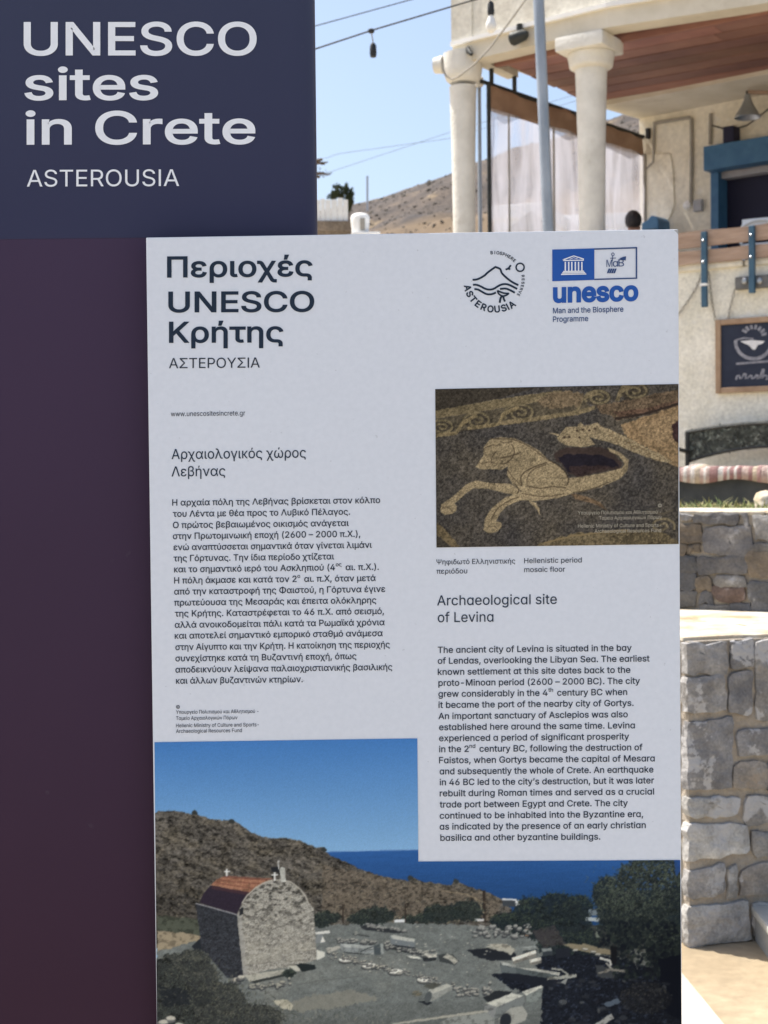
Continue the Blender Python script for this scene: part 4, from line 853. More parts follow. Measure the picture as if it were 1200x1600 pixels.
for (px, py) in [(330, 500), (330, 1100), (430, 760)]:          # hidden stand-off spacers between the panels
    k = MB(); c = P(px, py, 0); k.tube([(c.x, YP + .0082, c.z), (c.x, YH + .0014, c.z)], .012, 10); k.build('spacer', M['steel'], sign)
ck = MB(); a = [(1053, 359.5), (1059.5, 358.5), (1060, 367), (1057, 363)]
ck.add([P(x, y, .0004) for x, y in a], [(0, 1, 2, 3)]); ck.build('chip', grey_mat('chipped_corner', (.45, .44, .42)), tp_o)

# ---- lettering
FONT = None
try: FONT = bpy.data.fonts.load(os.path.join(bpy.utils.system_resource('DATAFILES'), 'fonts', 'Inter.woff2'))
except Exception: FONT = None
def glyphs_raw(body, res=4):
    """Outlines of the text, filled by a constrained triangulation with the non-zero winding rule."""
    c = bpy.data.curves.new('t', 'FONT'); c.body = body.replace('I', 'Ι').replace('l', 'ӏ'); c.size = 1;   # plain straight strokes
    c.size = 1; c.resolution_u = res; c.fill_mode = 'NONE'
    if FONT: c.font = FONT
    o = bpy.data.objects.new('t', c); COL.objects.link(o); dg = bpy.context.evaluated_depsgraph_get(); dg.update()
    me = bpy.data.meshes.new_from_object(o.evaluated_get(dg)); V = [(v.co.x, v.co.y) for v in me.vertices]; Ed = [tuple(e.vertices) for e in me.edges]
    bpy.data.objects.remove(o); bpy.data.curves.remove(c); bpy.data.meshes.remove(me)
    adj = {}
    for a, b in Ed: adj.setdefault(a, []).append(b); adj.setdefault(b, []).append(a)
    seen = set(); loops = []
    for v0 in range(len(V)):
        if v0 in seen or v0 not in adj: continue
        lp = [v0]; seen.add(v0); nxt = [q for q in adj[v0] if q == v0 + 1] or adj[v0]; cur = nxt[0]   # follow the outline's own direction
        while cur not in seen:
            lp.append(cur); seen.add(cur); n_ = [q for q in adj[cur] if q not in seen]
            if not n_: break
            cur = n_[0]
        if len(lp) > 2: loops.append(lp)
    seg = np.array([(V[l[k]], V[l[(k + 1) % len(l)]]) for l in loops for k in range(len(l))])
    pts, _, tris, _, _, _ = delaunay_2d_cdt([Vector(v) for v in V], [(l[k], l[(k + 1) % len(l)]) for l in loops for k in range(len(l))], [], 0, 1e-6)
    W = [(p.x, p.y) for p in pts]; T = np.array([t for t in tris if len(t) == 3]); A = np.array(W); C = A[T].mean(1)
    ax, ay, bx, by = seg[:, 0, 0], seg[:, 0, 1], seg[:, 1, 0], seg[:, 1, 1]
    wn = np.zeros(len(C), int)
    for q in range(0, len(C), 400):
        x, y = C[q:q + 400, 0:1], C[q:q + 400, 1:2]; lf = (bx - ax) * (y - ay) - (x - ax) * (by - ay)
        wn[q:q + 400] = ((ay <= y) & (by > y) & (lf > 0)).sum(1) - ((ay > y) & (by <= y) & (lf < 0)).sum(1)
    return W, [tuple(int(k) for k in t) for t, w_ in zip(T, wn) if w_ != 0]
_h = glyphs_raw('H'); CAPH = max(v[1] for f in _h[1] for v in [_h[0][q] for q in f])
def glyphs(body, weight=0, res=4):
    V, Fs = glyphs_raw(body, res)
    if weight:
        w_ = weight * CAPH / .727; cnt = {}
        for f in Fs:
            for a, b in zip(f, f[1:] + f[:1]): cnt.setdefault((min(a, b), max(a, b)), []).append(f)
        nrm = {}; be = []
        for (a, b), fs in cnt.items():
            if len(fs) != 1: continue
            dx, dy = V[b][0] - V[a][0], V[b][1] - V[a][1]; L = math.hypot(dx, dy)
            if L < 1e-9: continue
            nx, ny = dy / L, -dx / L; c = [q for q in fs[0] if q not in (a, b)][0]
            if (V[c][0] - V[a][0]) * nx + (V[c][1] - V[a][1]) * ny > 0: nx, ny = -nx, -ny
            be.append((a, b)); nrm.setdefault(a, []).append((nx, ny)); nrm.setdefault(b, []).append((nx, ny))
        V = list(V); new = {}
        for q, ns in nrm.items():
            sx, sy = sum(n[0] for n in ns), sum(n[1] for n in ns); L = math.hypot(sx, sy) or 1; ux, uy = sx / L, sy / L
            k = w_ / max(.6, ux * ns[0][0] + uy * ns[0][1]); new[q] = len(V); V.append((V[q][0] + ux * k, V[q][1] + uy * k))
        Fs = Fs + [(a, b, new[b], new[a]) for a, b in be]
    return V, Fs
def line_glyphs(text, weight, res):
    segs = text.split('^')
    if len(segs) == 1: return glyphs(text, weight, res)
    V, Fs, x = [], [], 0
    for i, s_ in enumerate(segs):
        sup = i % 2; lead = len(s_) - len(s_.lstrip(' ')); v, f = glyphs(s_.strip(' '), weight, res); k_ = .62 if sup else 1
        if not v: continue
        x0 = min(q[0] for q in v); x += lead * .27 + (.03 if i else 0); n0 = len(V)
        V += [((q[0] - x0) * k_ + x, q[1] * k_ + (.33 if sup else 0)) for q in v]; Fs += [tuple(j + n0 for j in g_) for g_ in f]
        x = max(q[0] for q in V) + .03 + (len(s_) - len(s_.rstrip(' '))) * .27
    return V, Fs
def slope(px, py):
    lf = -.0125; rt = float(np.interp(py, [360, 500, 850, 1350, 1600], [-.027, -.024, -.014, -.007, -.004]))
    return lf + (rt - lf) * min(max((px - 450) / 250, 0), 1)
def text_line(mb, text, x0, base, x1, cap, weight=0, res=4, sl=None, fn=None):
    V, Fs = line_glyphs(text, weight, res); mn = min(v[0] for v in V); mxx = max(v[0] for v in V); sx = (x1 - x0) / (mxx - mn); sy = cap / CAPH
    s_ = slope(x0, base) if sl is None else sl; fn = fn or P
    mb.add([fn(x0 + (v[0] - mn) * sx, base + s_ * (v[0] - mn) * sx - v[1] * sy) for v in V], Fs)
def letter_at(mb, ch, cx, cy, h_, ang, weight, fn=None, wx=1):
    V, Fs = glyphs(ch, weight, 4); mn = min(v[0] for v in V); mx_ = max(v[0] for v in V); s_ = h_ / CAPH; ca, sa = math.cos(ang), math.sin(ang); fn = fn or P
    pts = []
    for (x, y) in V:
        u = (x - (mn + mx_) / 2) * s_ * wx; v = (y - CAPH / 2) * s_
        pts.append(fn(cx + u * ca - v * sa, cy - (u * sa + v * ca)))
    mb.add(pts, Fs)
INK = grey_mat('dark_slate_print', ink(33, 44, 60), spec=.1); INK2 = grey_mat('body_text_print', ink(38, 45, 58), spec=.1); INKB = grey_mat('blue_logo_print', ink(27, 74, 150)); INKW = grey_mat('white_letter_print', ink(216, 222, 235)); INKN = grey_mat('navy_logo_print', ink(42, 66, 110)); INKP = grey_mat('faint_caption_print', ink(150, 145, 132)); INKWL = grey_mat('white_logo_print', ink(205, 212, 226))
PH_ = lambda px, py: at(px, py, YH - .0006)
t = MB()
text_line(t, 'UNESCO', 37, 85.5, 401, 50, .017, 10, 0, PH_); text_line(t, 'sites', 38, 155.5, 247, 49, .017, 10, -.002, PH_); text_line(t, 'in Crete', 40, 225, 399, 50, .017, 10, -.003, PH_)
t.build('heading_lettering', INKW, hd); t = MB(); text_line(t, 'ASTEROUSIA', 42, 291.5, 280, 26, .0, 8, -.004, PH_); t.build('subheading_lettering', INKW, hd)
t = MB()
text_line(t, 'Περιοχές', 261, 433, 488.5, 31.5, .02, 8, -.008); text_line(t, 'UNESCO', 263, 487.5, 491, 31, .02, 8, -.004); text_line(t, 'Κρήτης', 264, 535, 443, 31.5, .02, 8, -.004)
t.build('heading_lettering', INK, tp_o)
t = MB(); text_line(t, 'ΑΣΤΕΡΟΥΣΙΑ', 264, 575.5, 406, 15.8, 0, 6, -.008); t.build('subheading_lettering', INK2, tp_o)
t = MB(); text_line(t, 'www.unescositesincrete.gr', 267, 650.5, 383, 7.6, .002, 3); t.build('address_lettering', INK2, tp_o)
t = MB(); text_line(t, 'Αρχαιολογικός χώρος', 268, 717.5, 478, 15.6, .003, 6); text_line(t, 'Λεβήνας', 268, 744.5, 352, 15.6, .003, 6); t.build('greek_title_lettering', INK, tp_o)
GREEK = [('Η αρχαία πόλη της Λεβήνας βρίσκεται στον κόλπο', 269, 790, 594), ('του Λέντα με θέα προς το Λυβικό Πέλαγος.', 270, 807.6, 547), ('Ο πρώτος βεβαιωμένος οικισμός ανάγεται', 270, 825.2, 545), ('στην Πρωτομινωική εποχή (2600 – 2000 π.Χ.),', 270, 842.4, 563), ('ενώ αναπτύσσεται σημαντικά όταν γίνεται λιμάνι', 271, 859.8, 581), ('της Γόρτυνας. Την ίδια περίοδο χτίζεται', 271, 877.1, 522), ('και το σημαντικό ιερό του Ασκληπιού (4^ος^ αι. π.Χ.).', 272, 894.3, 592), ('Η πόλη άκμασε και κατά τον 2^ο^ αι. π.Χ, όταν μετά', 272, 911.7, 587), ('από την καταστροφή της Φαιστού, η Γόρτυνα έγινε', 272, 929, 602), ('πρωτεύουσα της Μεσαράς και έπειτα ολόκληρης', 272, 946.3, 588), ('της Κρήτης. Καταστρέφεται το 46 π.Χ. από σεισμό,', 273, 963.5, 600), ('αλλά ανοικοδομείται πάλι κατά τα Ρωμαϊκά χρόνια', 273, 981, 601), ('και αποτελεί σημαντικό εμπορικό σταθμό ανάμεσα', 273, 998, 598), ('στην Αίγυπτο και την Κρήτη. Η κατοίκηση της περιοχής', 274, 1015.8, 609), ('συνεχίστηκε κατά τη Βυζαντινή εποχή, όπως', 274, 1033.4, 557), ('αποδεικνύουν λείψανα παλαιοχριστιανικής βασιλικής', 274, 1051, 613), ('και άλλων βυζαντινών κτηρίων.', 275, 1068.4, 473)]
t = MB()
for (s_, a, b, c) in GREEK: text_line(t, s_, a, b, c, 9.6, .013, 3)
t.build('greek_lettering', INK2, tp_o)
t = MB()
for (s_, a, b, c) in [('©', 275, 1107.5, 281), ('Υπουργείο Πολιτισμού και Αθλητισμού -', 275, 1115.5, 404), ('Ταμείο Αρχαιολογικών Πόρων', 275, 1125, 371), ('Hellenic Ministry of Culture and Sports-', 275, 1136.5, 404.5), ('Archaeological Resources Fund', 275, 1145.2, 378)]: text_line(t, s_, a, b, c, 5.6, .005, 3)
t.build('credit_lettering', INK2, tp_o)
t = MB()
for (s_, a, b, c) in [('Ψηφιδωτό Ελληνιστικής', 682, 882, 805), ('περιόδου', 682, 896.5, 730), ('Hellenistic period', 819, 880, 909), ('mosɑic floor', 819, 894, 883)]: text_line(t, s_, a, b, c, 7.9, .005, 3)
t.build('caption_lettering', INK2, tp_o)
t = MB(); text_line(t, 'Archɑeologicɑl site', 683, 946, 870, 15.4, .003, 6); text_line(t, 'of Levinɑ', 684, 972.3, 771, 15.4, .003, 6); t.build('english_title_lettering', INK, tp_o)
ENG = [('The ancient city of Levina is situated in the bay', 684, 1020.3, 987), ('of Lendas, overlooking the Libyan Sea. The earliest', 684, 1037.3, 1015), ('known settlement at this site dates back to the', 684, 1054.6, 985), ('proto-Minoan period (2600 – 2000 BC). The city', 685, 1071.8, 1000), ('grew considerably in the 4^th^ century BC when', 685, 1089, 980), ('it became the port of the nearby city of Gortys.', 685, 1106.2, 990), ('An important sanctuary of Asclepios was also', 685, 1123.7, 981), ('established here around the same time. Levina', 686, 1141, 992), ('experienced a period of significant prosperity', 686, 1158.2, 983), ('in the 2^nd^ century BC, following the destruction of', 686, 1175.3, 1004), ('Faistos, when Gortys became the capital of Mesara', 686, 1192.7, 1023), ('and subsequently the whole of Crete. An earthquake', 687, 1210, 1021), ('in 46 BC led to the city’s destruction, but it was later', 687, 1227, 1022), ('rebuilt during Roman times and served as a crucial', 687, 1244.3, 1022), ('trade port between Egypt and Crete. The city', 687, 1261.8, 981), ('continued to be inhabited into the Byzantine era,', 687, 1279.2, 1005), ('as indicated by the presence of an early christian', 687, 1296.4, 1009), ('basilica and other byzantine buildings.', 688, 1313.8, 938)]
t = MB()
for (s_, a, b, c) in ENG: text_line(t, s_.replace('a', 'ɑ'), a, b, c, 9.6, .013, 3)
t.build('english_lettering', INK2, tp_o)

# ---- emblems
def ribbon_px(mb, pts, wd, fn): ribbon2(mb, pts, wd, fn)
def smooth_pts(p, n=3):
    for _ in range(n):
        q = [p[0]]
        for a, b in zip(p[:-1], p[1:]): q += [(.75 * a[0] + .25 * b[0], .75 * a[1] + .25 * b[1]), (.25 * a[0] + .75 * b[0], .25 * a[1] + .75 * b[1])]
        p = q + [p[-1]]
    return p
za = lambda x, y: P(710 + x / 9.23, 380 + y / 9.23)
e = MB()
def seg(pts, wd=28, sm=2): ribbon_px(e, smooth_pts(pts, sm) if sm else pts, wd, za)
seg([(262, 528), (310, 527), (360, 510), (440, 465), (465, 435), (530, 385), (592, 343)]); seg([(584, 341), (625, 355), (662, 370), (672, 400), (682, 432), (745, 495), (830, 560), (922, 606)], sm=1)
seg([(268, 600), (320, 598), (380, 622), (450, 662), (510, 672), (570, 660), (640, 612), (690, 592), (750, 588), (810, 608), (905, 660)]); seg([(288, 662), (340, 666), (400, 702), (460, 735), (510, 740), (560, 730), (600, 710)]); seg([(658, 660), (740, 652), (790, 670), (872, 714)])
seg([(622, 680), (632, 725), (685, 765), (745, 755), (788, 722)], 24, 1); seg([(622, 684), (690, 714), (720, 722), (788, 726)], 24, 1); seg([(684, 762), (662, 800), (654, 860)], 30, 1); seg([(706, 770), (712, 805), (730, 842)], 28, 1)
seg([(738, 380), (780, 366), (814, 316)], 26, 1); seg([(780, 362), (802, 380)], 28, 0)
seg([(948 + 58 * math.cos(R(q)), 348 + 58 * math.sin(R(q))) for q in range(0, 361, 12)], 22, 0)
for i, ch in enumerate('BIOSPHERE'):
    g_ = R(95 - 48.2 * i / 8); letter_at(e, ch, 575 + 425 * math.cos(g_), 560 - 425 * math.sin(g_), 44, g_ - math.pi / 2, .03, za)
for i, ch in enumerate('RESERVE'):
    g_ = R(11.6 - 39.5 * i / 6); rr_ = 424 - 30 * i / 6; letter_at(e, ch, 575 + rr_ * math.cos(g_), 560 - rr_ * math.sin(g_), 40, g_ - math.pi / 2, .03, za)
for i, ch in enumerate('ASTEROUSIA'):
    pos = [192.5, 206, 219.5, 233.5, 247.5, 262, 276, 290, 298.5, 308][i]; g_ = R(pos); rr_ = 392 + 20 * max(0, i - 6) / 3
    letter_at(e, ch, 575 + rr_ * math.cos(g_), 560 - rr_ * math.sin(g_), 92, g_ + math.pi / 2, .035, za)
e.build('biosphere_emblem', INK, tp_o)
zl = lambda x, y, o=.0005: P(850 + x / 7.5, 375 + y / 7.5, o)
e = MB(); e.add([zl(*q) for q in [(97, 112), (590, 98), (590, 468), (97, 484)]], [(0, 1, 2, 3)])
e.build('logo_block', INKB, tp_o)
e = MB()
for q in ([(590, 98), (1092, 82), (1092, 99), (590, 115)], [(590, 454), (1075, 440), (1092, 455), (590, 470)], [(1075, 98), (1092, 82), (1092, 456), (1075, 442)]): e.add([zl(*c, .0006) for c in q], [(0, 1, 2, 3)])
fr = lambda x, y: zl(x, y, .0007)
text_line(e, 'M', 732, 316, 800, 84, 0, 6, -.02, fr); text_line(e, 'ɑ', 806, 312, 866, 84, .004, 6, -.02, fr); text_line(e, 'B', 872, 310, 938, 84, .004, 6, -.02, fr)
ribbon2(e, [(808 + 15 * math.cos(R(q)), 168 + 17 * math.sin(R(q))) for q in range(0, 361, 20)], 8, fr); ribbon2(e, [(806, 184), (800, 250)], 8, fr); ribbon2(e, [(775, 214), (845, 211)], 8, fr)
e.add([fr(*q) for q in [(880, 218), (925, 198), (962, 190), (958, 240), (930, 236)]], [(0, 1, 2, 3, 4)])
for i in range(4):
    x = 757 + 25 * i; e.add([fr(*q) for q in [(x, 336), (x + 20, 335), (x, 389), (x - 21, 390)]], [(0, 1, 2, 3)])
e.build('programme_emblem', INKN, tp_o)
e = MB(); tf = lambda x, y: zl(x, y, .0009)
def tq(*q): e.add([tf(*c) for c in q], [tuple(range(len(q)))])
ribbon2(e, [(225, 232), (348, 186), (467, 224)], 13, tf); ribbon2(e, [(222, 226), (228, 246)], 8, tf); ribbon2(e, [(228, 240), (466, 236)], 13, tf)
ribbon2(e, [(300, 225), (348, 207), (395, 222)], 6, tf)
for x in (250, 290, 326, 367, 405, 444): tq((x - 8, 256), (x + 8, 255), (x + 8, 360), (x - 8, 361))
tq((228, 362), (466, 358), (472, 372), (222, 376)); tq((216, 379), (480, 375), (484, 388), (210, 392)); tq((204, 396), (492, 392), (498, 404), (198, 410))
e.build('temple_emblem', INKWL, tp_o)
e = MB(); text_line(e, 'unesco', 864, 471.8, 997.5, 28.2, .048, 8, -.025)
e.build('logo_lettering', INKB, tp_o)
e = MB(); text_line(e, 'Man and the Biosphere', 864, 489.6, 974, 8.4, .014, 4, -.024); text_line(e, 'Programme', 864, 503, 919, 8.4, .014, 4, -.024); e.build('programme_lettering', INKN, tp_o)

# ---- printed photographs: fine sheets whose point colours are the print
class Photo:
    def __init__(s, x0, y0, x1, y1, step, seed=3):
        s.xs = np.linspace(x0, x1, int(round((x1 - x0) / step)) + 1); s.ys = np.linspace(y0, y1, int(round((y1 - y0) / step)) + 1)
        s.X, s.Y = np.meshgrid(s.xs, s.ys); s.st = step; s.im = np.zeros(s.X.shape + (3,)); s.r = np.random.RandomState(seed)
        s.jx = (s.noise(6) - .5); s.jy = (s.noise(6) - .5)
    def grid(s, sx, sy):
        nx_ = int((s.xs[-1] - s.xs[0]) / sx) + 3; ny_ = int((s.ys[-1] - s.ys[0]) / sy) + 3; G = s.r.rand(ny_, nx_)
        u = (s.X - s.xs[0]) / sx; v = (s.Y - s.ys[0]) / sy; i = u.astype(int); j = v.astype(int); fu = u - i; fv = v - j; fu = fu * fu * (3 - 2 * fu); fv = fv * fv * (3 - 2 * fv)
        return (G[j, i] * (1 - fu) + G[j, i + 1] * fu) * (1 - fv) + (G[j + 1, i] * (1 - fu) + G[j + 1, i + 1] * fu) * fv
    def noise(s, sx, sy=None, o=4, g=.55):
        sy = sy or sx; t_ = 0; a = 1; w_ = 0
        for q in range(o):
            t_ = t_ + a * s.grid(max(sx / 2 ** q, s.st), max(sy / 2 ** q, s.st)); w_ += a; a *= g
        return t_ / w_
    def mask(s, pts, rough=0, soft=1.0):
        p = np.array(pts, float); mg = 4 + rough * 2 + soft
        i0, i1 = np.searchsorted(s.ys, [p[:, 1].min() - mg, p[:, 1].max() + mg]); j0, j1 = np.searchsorted(s.xs, [p[:, 0].min() - mg, p[:, 0].max() + mg])
        sl_ = (slice(i0, i1), slice(j0, j1)); X0 = s.X[sl_]; Y0 = s.Y[sl_]
        X0 = X0 + s.jx[sl_] * 2 * rough; Y0 = Y0 + s.jy[sl_] * 2 * rough; acc = np.zeros(X0.shape)
        for (ox, oy) in ((-.3, -.3), (.3, -.3), (-.3, .3), (.3, .3)):
            x = X0 + ox * s.st * soft; y = Y0 + oy * s.st * soft; ins = np.zeros(x.shape, bool)
            for k_ in range(len(p)):
                (ax, ay), (bx, by) = p[k_ - 1], p[k_]
                if ay == by: continue
                ins ^= ((ay > y) != (by > y)) & (x < (bx - ax) * (y - ay) / (by - ay) + ax)
            acc += ins
        return sl_, acc / 4
    def fill(s, pts, col, rough=0, alpha=1.0, tex=None, soft=1.0):
        sl_, m_ = s.mask(pts, rough, soft)
        if not m_.size: return
        c = np.array(col, float)
        c = c[None, None, :] * np.ones(m_.shape + (1,)) if c.ndim == 1 else c[sl_]
        if tex is not None: c = c * tex[sl_][..., None]
        m_ = (m_ * alpha)[..., None]; s.im[sl_] = s.im[sl_] * (1 - m_) + c * m_
    def ell(s, cx, cy, rx, ry, col, rot=0, rough=0, alpha=1, tex=None, n=16):
        ca, sa = math.cos(rot), math.sin(rot)
        s.fill([(cx + rx * math.cos(g_) * ca - ry * math.sin(g_) * sa, cy + rx * math.cos(g_) * sa + ry * math.sin(g_) * ca) for g_ in np.linspace(0, 6.283, n, endpoint=False)], col, rough, alpha, tex)
    def line(s, pts, w_, col, rough=0, alpha=1, tex=None):
        p = [np.array(q, float) for q in pts]; Lf = []; Rt = []
        for i in range(len(p)):
            t_ = p[min(i + 1, len(p) - 1)] - p[max(i - 1, 0)]; t_ = t_ / (np.hypot(*t_) or 1); nn = np.array((-t_[1], t_[0])) * w_ / 2; Lf.append(p[i] + nn); Rt.append(p[i] - nn)
        s.fill(Lf + Rt[::-1], col, rough, alpha, tex)
    def soften(s, a):
        k = s.im.copy(); b = k.copy()
        b[1:-1, 1:-1] = (k[1:-1, 1:-1] * 4 + 2 * (k[:-2, 1:-1] + k[2:, 1:-1] + k[1:-1, :-2] + k[1:-1, 2:]) + k[:-2, :-2] + k[2:, 2:] + k[:-2, 2:] + k[2:, :-2]) / 16
        s.im = k * (1 - a) + b * a
    def build(s, name, parent, warp, keep=None, off=.0006):
        ny_, nx_ = s.X.shape; WX, WY = warp(s.X, s.Y)
        V = []
        M3 = np.array(ROT); D = np.stack([(WX - 600) / F, (800 - WY) / F, -np.ones_like(WX)], -1) @ M3.T; t_ = (YP - off) / D[..., 1]
        W = np.array(CAM) + D * t_[..., None]; o = bpy.data.objects.new(name, bpy.data.meshes.new(name)); COL.objects.link(o); o.parent = parent; Lc = np.array(wloc(o)); W = (W - Lc).reshape(-1, 3)
        idx = np.arange(ny_ * nx_).reshape(ny_, nx_); q = np.stack([idx[1:, :-1], idx[1:, 1:], idx[:-1, 1:], idx[:-1, :-1]], -1).reshape(-1, 4)
        if keep is not None:
            cx = (s.X[:-1, :-1] + s.X[1:, 1:]) / 2; cy = (s.Y[:-1, :-1] + s.Y[1:, 1:]) / 2; q = q[keep(cx, cy).ravel()]
        me = o.data; me.vertices.add(len(W)); me.vertices.foreach_set('co', W.astype(np.float32).ravel()); me.loops.add(len(q) * 4); me.loops.foreach_set('vertex_index', q.ravel().astype(np.int32))
        me.polygons.add(len(q)); me.polygons.foreach_set('loop_start', np.arange(0, len(q) * 4, 4, dtype=np.int32)); me.update(calc_edges=True); me.validate()
        ca = me.color_attributes.new('Col', 'FLOAT_COLOR', 'POINT'); im = np.clip(s.im, 0, 255); c = np.clip(lin(im) / WHITE_SEEN * PAPER, .003, .85); c4 = np.concatenate([c, np.ones(c.shape[:2] + (1,))], -1).astype(np.float32); ca.data.foreach_set('color', c4.ravel())
        m_ = bpy.data.materials.new(name + '_print'); m_.use_nodes = True; vc = m_.node_tree.nodes.new('ShaderNodeVertexColor'); vc.layer_name = 'Col'; p_ = m_.node_tree.nodes['Principled BSDF']
        m_.node_tree.links.new(vc.outputs[0], p_.inputs['Base Color']); p_.inputs['Roughness'].default_value = .5; p_.inputs['Specular IOR Level'].default_value = .03; me.materials.append(m_); return o

# mosaic floor
ph = Photo(680, 600, 1060, 855, 1.1, 5)
T1 = lambda L: [(660 + x / 2.857, 590 + y / 2.857) for x, y in L]
n_big = ph.noise(60); n_mid = ph.noise(14); n_fin = ph.r.rand(*ph.X.shape); n_tes = ph.noise(2.6, o=1); n_crk = ph.noise(9, o=3)
def mul(amp, fine): return 1 + amp * (n_mid - .5) * 2 + fine * (n_fin - .5) + fine * 1.2 * (n_tes - .5)
base = np.ones(ph.X.shape + (1,)) * np.array([74., 70, 65]); base[..., 0] += (n_big - .5) * 30; base[..., 1] += (n_big - .5) * 24; base[..., 2] += (n_big - .5) * 10
ph.im[:] = base * mul(.12, .5)[..., None]
tex = mul(.12, .38); tex2 = mul(.22, .45)
F1 = lambda L, c, r=1.5, a=1, t=tex: ph.fill(T1(L), c, r, a, t)
F1([(40, 20), (560, 20), (330, 80), (60, 130)], (62, 57, 50))
F1([(55, 128), (330, 82), (620, 45), (640, 78), (420, 112), (60, 165)], (112, 101, 78))
F1([(55, 168), (560, 92), (700, 80), (760, 130), (560, 170), (250, 212), (60, 245)], (84, 77, 64))
def spiral(cx, cy, r, col, w_=8, turns=2.1, sy=.62, dirn=1):
    P_ = []
    for q in range(34):
        g_ = q / 33 * turns * 2 * math.pi; rr = r * (1 - .9 * q / 33); P_.append((cx + dirn * rr * math.cos(g_ + 2.6), cy + sy * rr * math.sin(g_ + 2.6) - .06 * (cx - 300) * 0))
    ph.line(T1(P_), w_ / 2.857, col, .8, 1, tex)
for (cx, cy, r) in [(85, 205, 62), (245, 178, 68), (437, 146, 74), (785, 84, 62), (948, 58, 70)]:
    ph.ell(*T1([(cx, cy)])[0], r * .95 / 2.857, r * .58 / 2.857, (68, 62, 53), 0, 1, 1, tex); spiral(cx, cy, r, (112, 102, 79), 11)
ph.line(T1([(60, 243), (150, 232), (175, 190), (240, 150)]), 6, (124, 111, 84), 1, 1, tex); ph.line(T1([(200, 214), (340, 195), (360, 150), (430, 118)]), 6, (124, 111, 84), 1, 1, tex)
ph.line(T1([(340, 192), (560, 168), (700, 148), (770, 128)]), 7, (118, 106, 82), 1.5, 1, tex); ph.line(T1([(690, 140), (710, 90), (780, 55)]), 6, (118, 106, 82), 1.2, 1, tex); ph.line(T1([(870, 100), (880, 60), (930, 35)]), 6, (118, 106, 82), 1.2, 1, tex)
F1([(505, 92), (560, 60), (650, 48), (725, 62), (700, 118), (600, 128), (540, 125)], (112, 98, 78), 4)
F1([(770, 118), (900, 100), (1145, 52), (1145, 135), (1000, 165), (870, 188), (835, 165), (790, 150)], (98, 84, 68), 3, 1, tex2)
F1([(850, 150), (1000, 135), (1145, 100), (1145, 128), (1000, 158), (880, 176)], (92, 72, 60), 2, .8, tex2)
F1([(885, 210), (960, 185), (1145, 128), (1145, 415), (1095, 385), (1010, 320), (935, 285), (905, 250)], (141, 119, 90), 3, 1, tex)
F1([(960, 215), (1090, 165), (1145, 160), (1145, 290), (1060, 300), (990, 270)], (152, 130, 100), 5, .7, tex)
F1([(1112, 215), (1145, 195), (1145, 300), (1118, 275)], (62, 46, 46), 2); ph.line(T1([(860, 182), (1000, 160), (1145, 118)]), 3.5, (52, 44, 40), 1.5)
HC = np.ones(ph.X.shape + (1,)) * np.array([160., 144, 114]); HC *= (1 + (n_big - .5)[..., None] * .25); ht = mul(.08, .42) * (1 - .30 * np.clip((n_tes - .60) * 6, 0, 1)) * (1 - .2 * np.clip((n_crk - .6) * 6, 0, 1))
H1 = lambda L, r=.8: ph.fill(T1(L), HC, r, 1, ht)
H1([(600, 262), (640, 215), (690, 212), (705, 192), (722, 210), (780, 198), (800, 218), (850, 236), (930, 275), (1000, 318), (1060, 345), (1120, 385), (1085, 386), (1010, 362), (930, 330), (870, 300), (790, 276), (745, 262), (770, 300), (700, 306), (645, 300), (612, 285)], 1.5)
H1([(560, 238), (610, 246), (606, 256)], .5)
F1([(590, 330), (650, 306), (800, 312), (850, 335), (890, 385), (880, 410), (780, 425), (700, 445), (650, 430), (620, 385), (592, 368)], (64, 54, 50), 2.5, 1, mul(.2, .15))
F1([(598, 352), (650, 338), (790, 345), (850, 365), (878, 398), (770, 412), (700, 436), (648, 420), (622, 385)], (36, 33, 40), 2.5, 1, mul(.15, .15))
F1([(655, 395), (780, 392), (850, 402), (760, 418), (700, 436), (660, 425)], (58, 46, 44), 2.5, .8)
H1([(825, 312), (880, 335), (920, 370), (915, 420), (880, 455), (800, 490), (720, 510), (668, 520), (640, 500), (640, 450), (680, 446), (760, 435), (840, 420), (890, 405), (900, 385), (880, 355), (835, 330)], 1.2)
H1([(272, 300), (300, 262), (350, 255), (410, 262), (470, 290), (520, 320), (560, 362), (600, 385), (640, 425), (655, 470), (665, 520), (600, 540), (500, 550), (430, 545), (405, 525), (440, 505), (400, 470), (375, 430), (378, 390), (350, 405), (300, 400), (262, 402), (235, 390), (255, 360), (270, 340)])
H1([(435, 505), (395, 470), (300, 465), (235, 452), (190, 470), (150, 510), (110, 540), (80, 560), (75, 590), (95, 608), (130, 602), (148, 588), (150, 570), (140, 555), (185, 515), (225, 487), (290, 490), (370, 512), (420, 525)])
H1([(430, 515), (370, 530), (310, 575), (275, 625), (268, 680), (290, 695), (325, 692), (348, 670), (350, 650), (325, 640), (345, 600), (375, 570), (430, 548)])
H1([(470, 545), (505, 560), (520, 590), (522, 620), (508, 590), (480, 560)]); F1([(660, 520), (720, 530), (790, 560), (825, 600), (760, 565), (680, 545)], (110, 92, 72), 1)
D1 = lambda L, w_=1.6, c=(62, 52, 42): ph.line(T1(smooth_pts(L, 2)), w_, c, .5, .85)
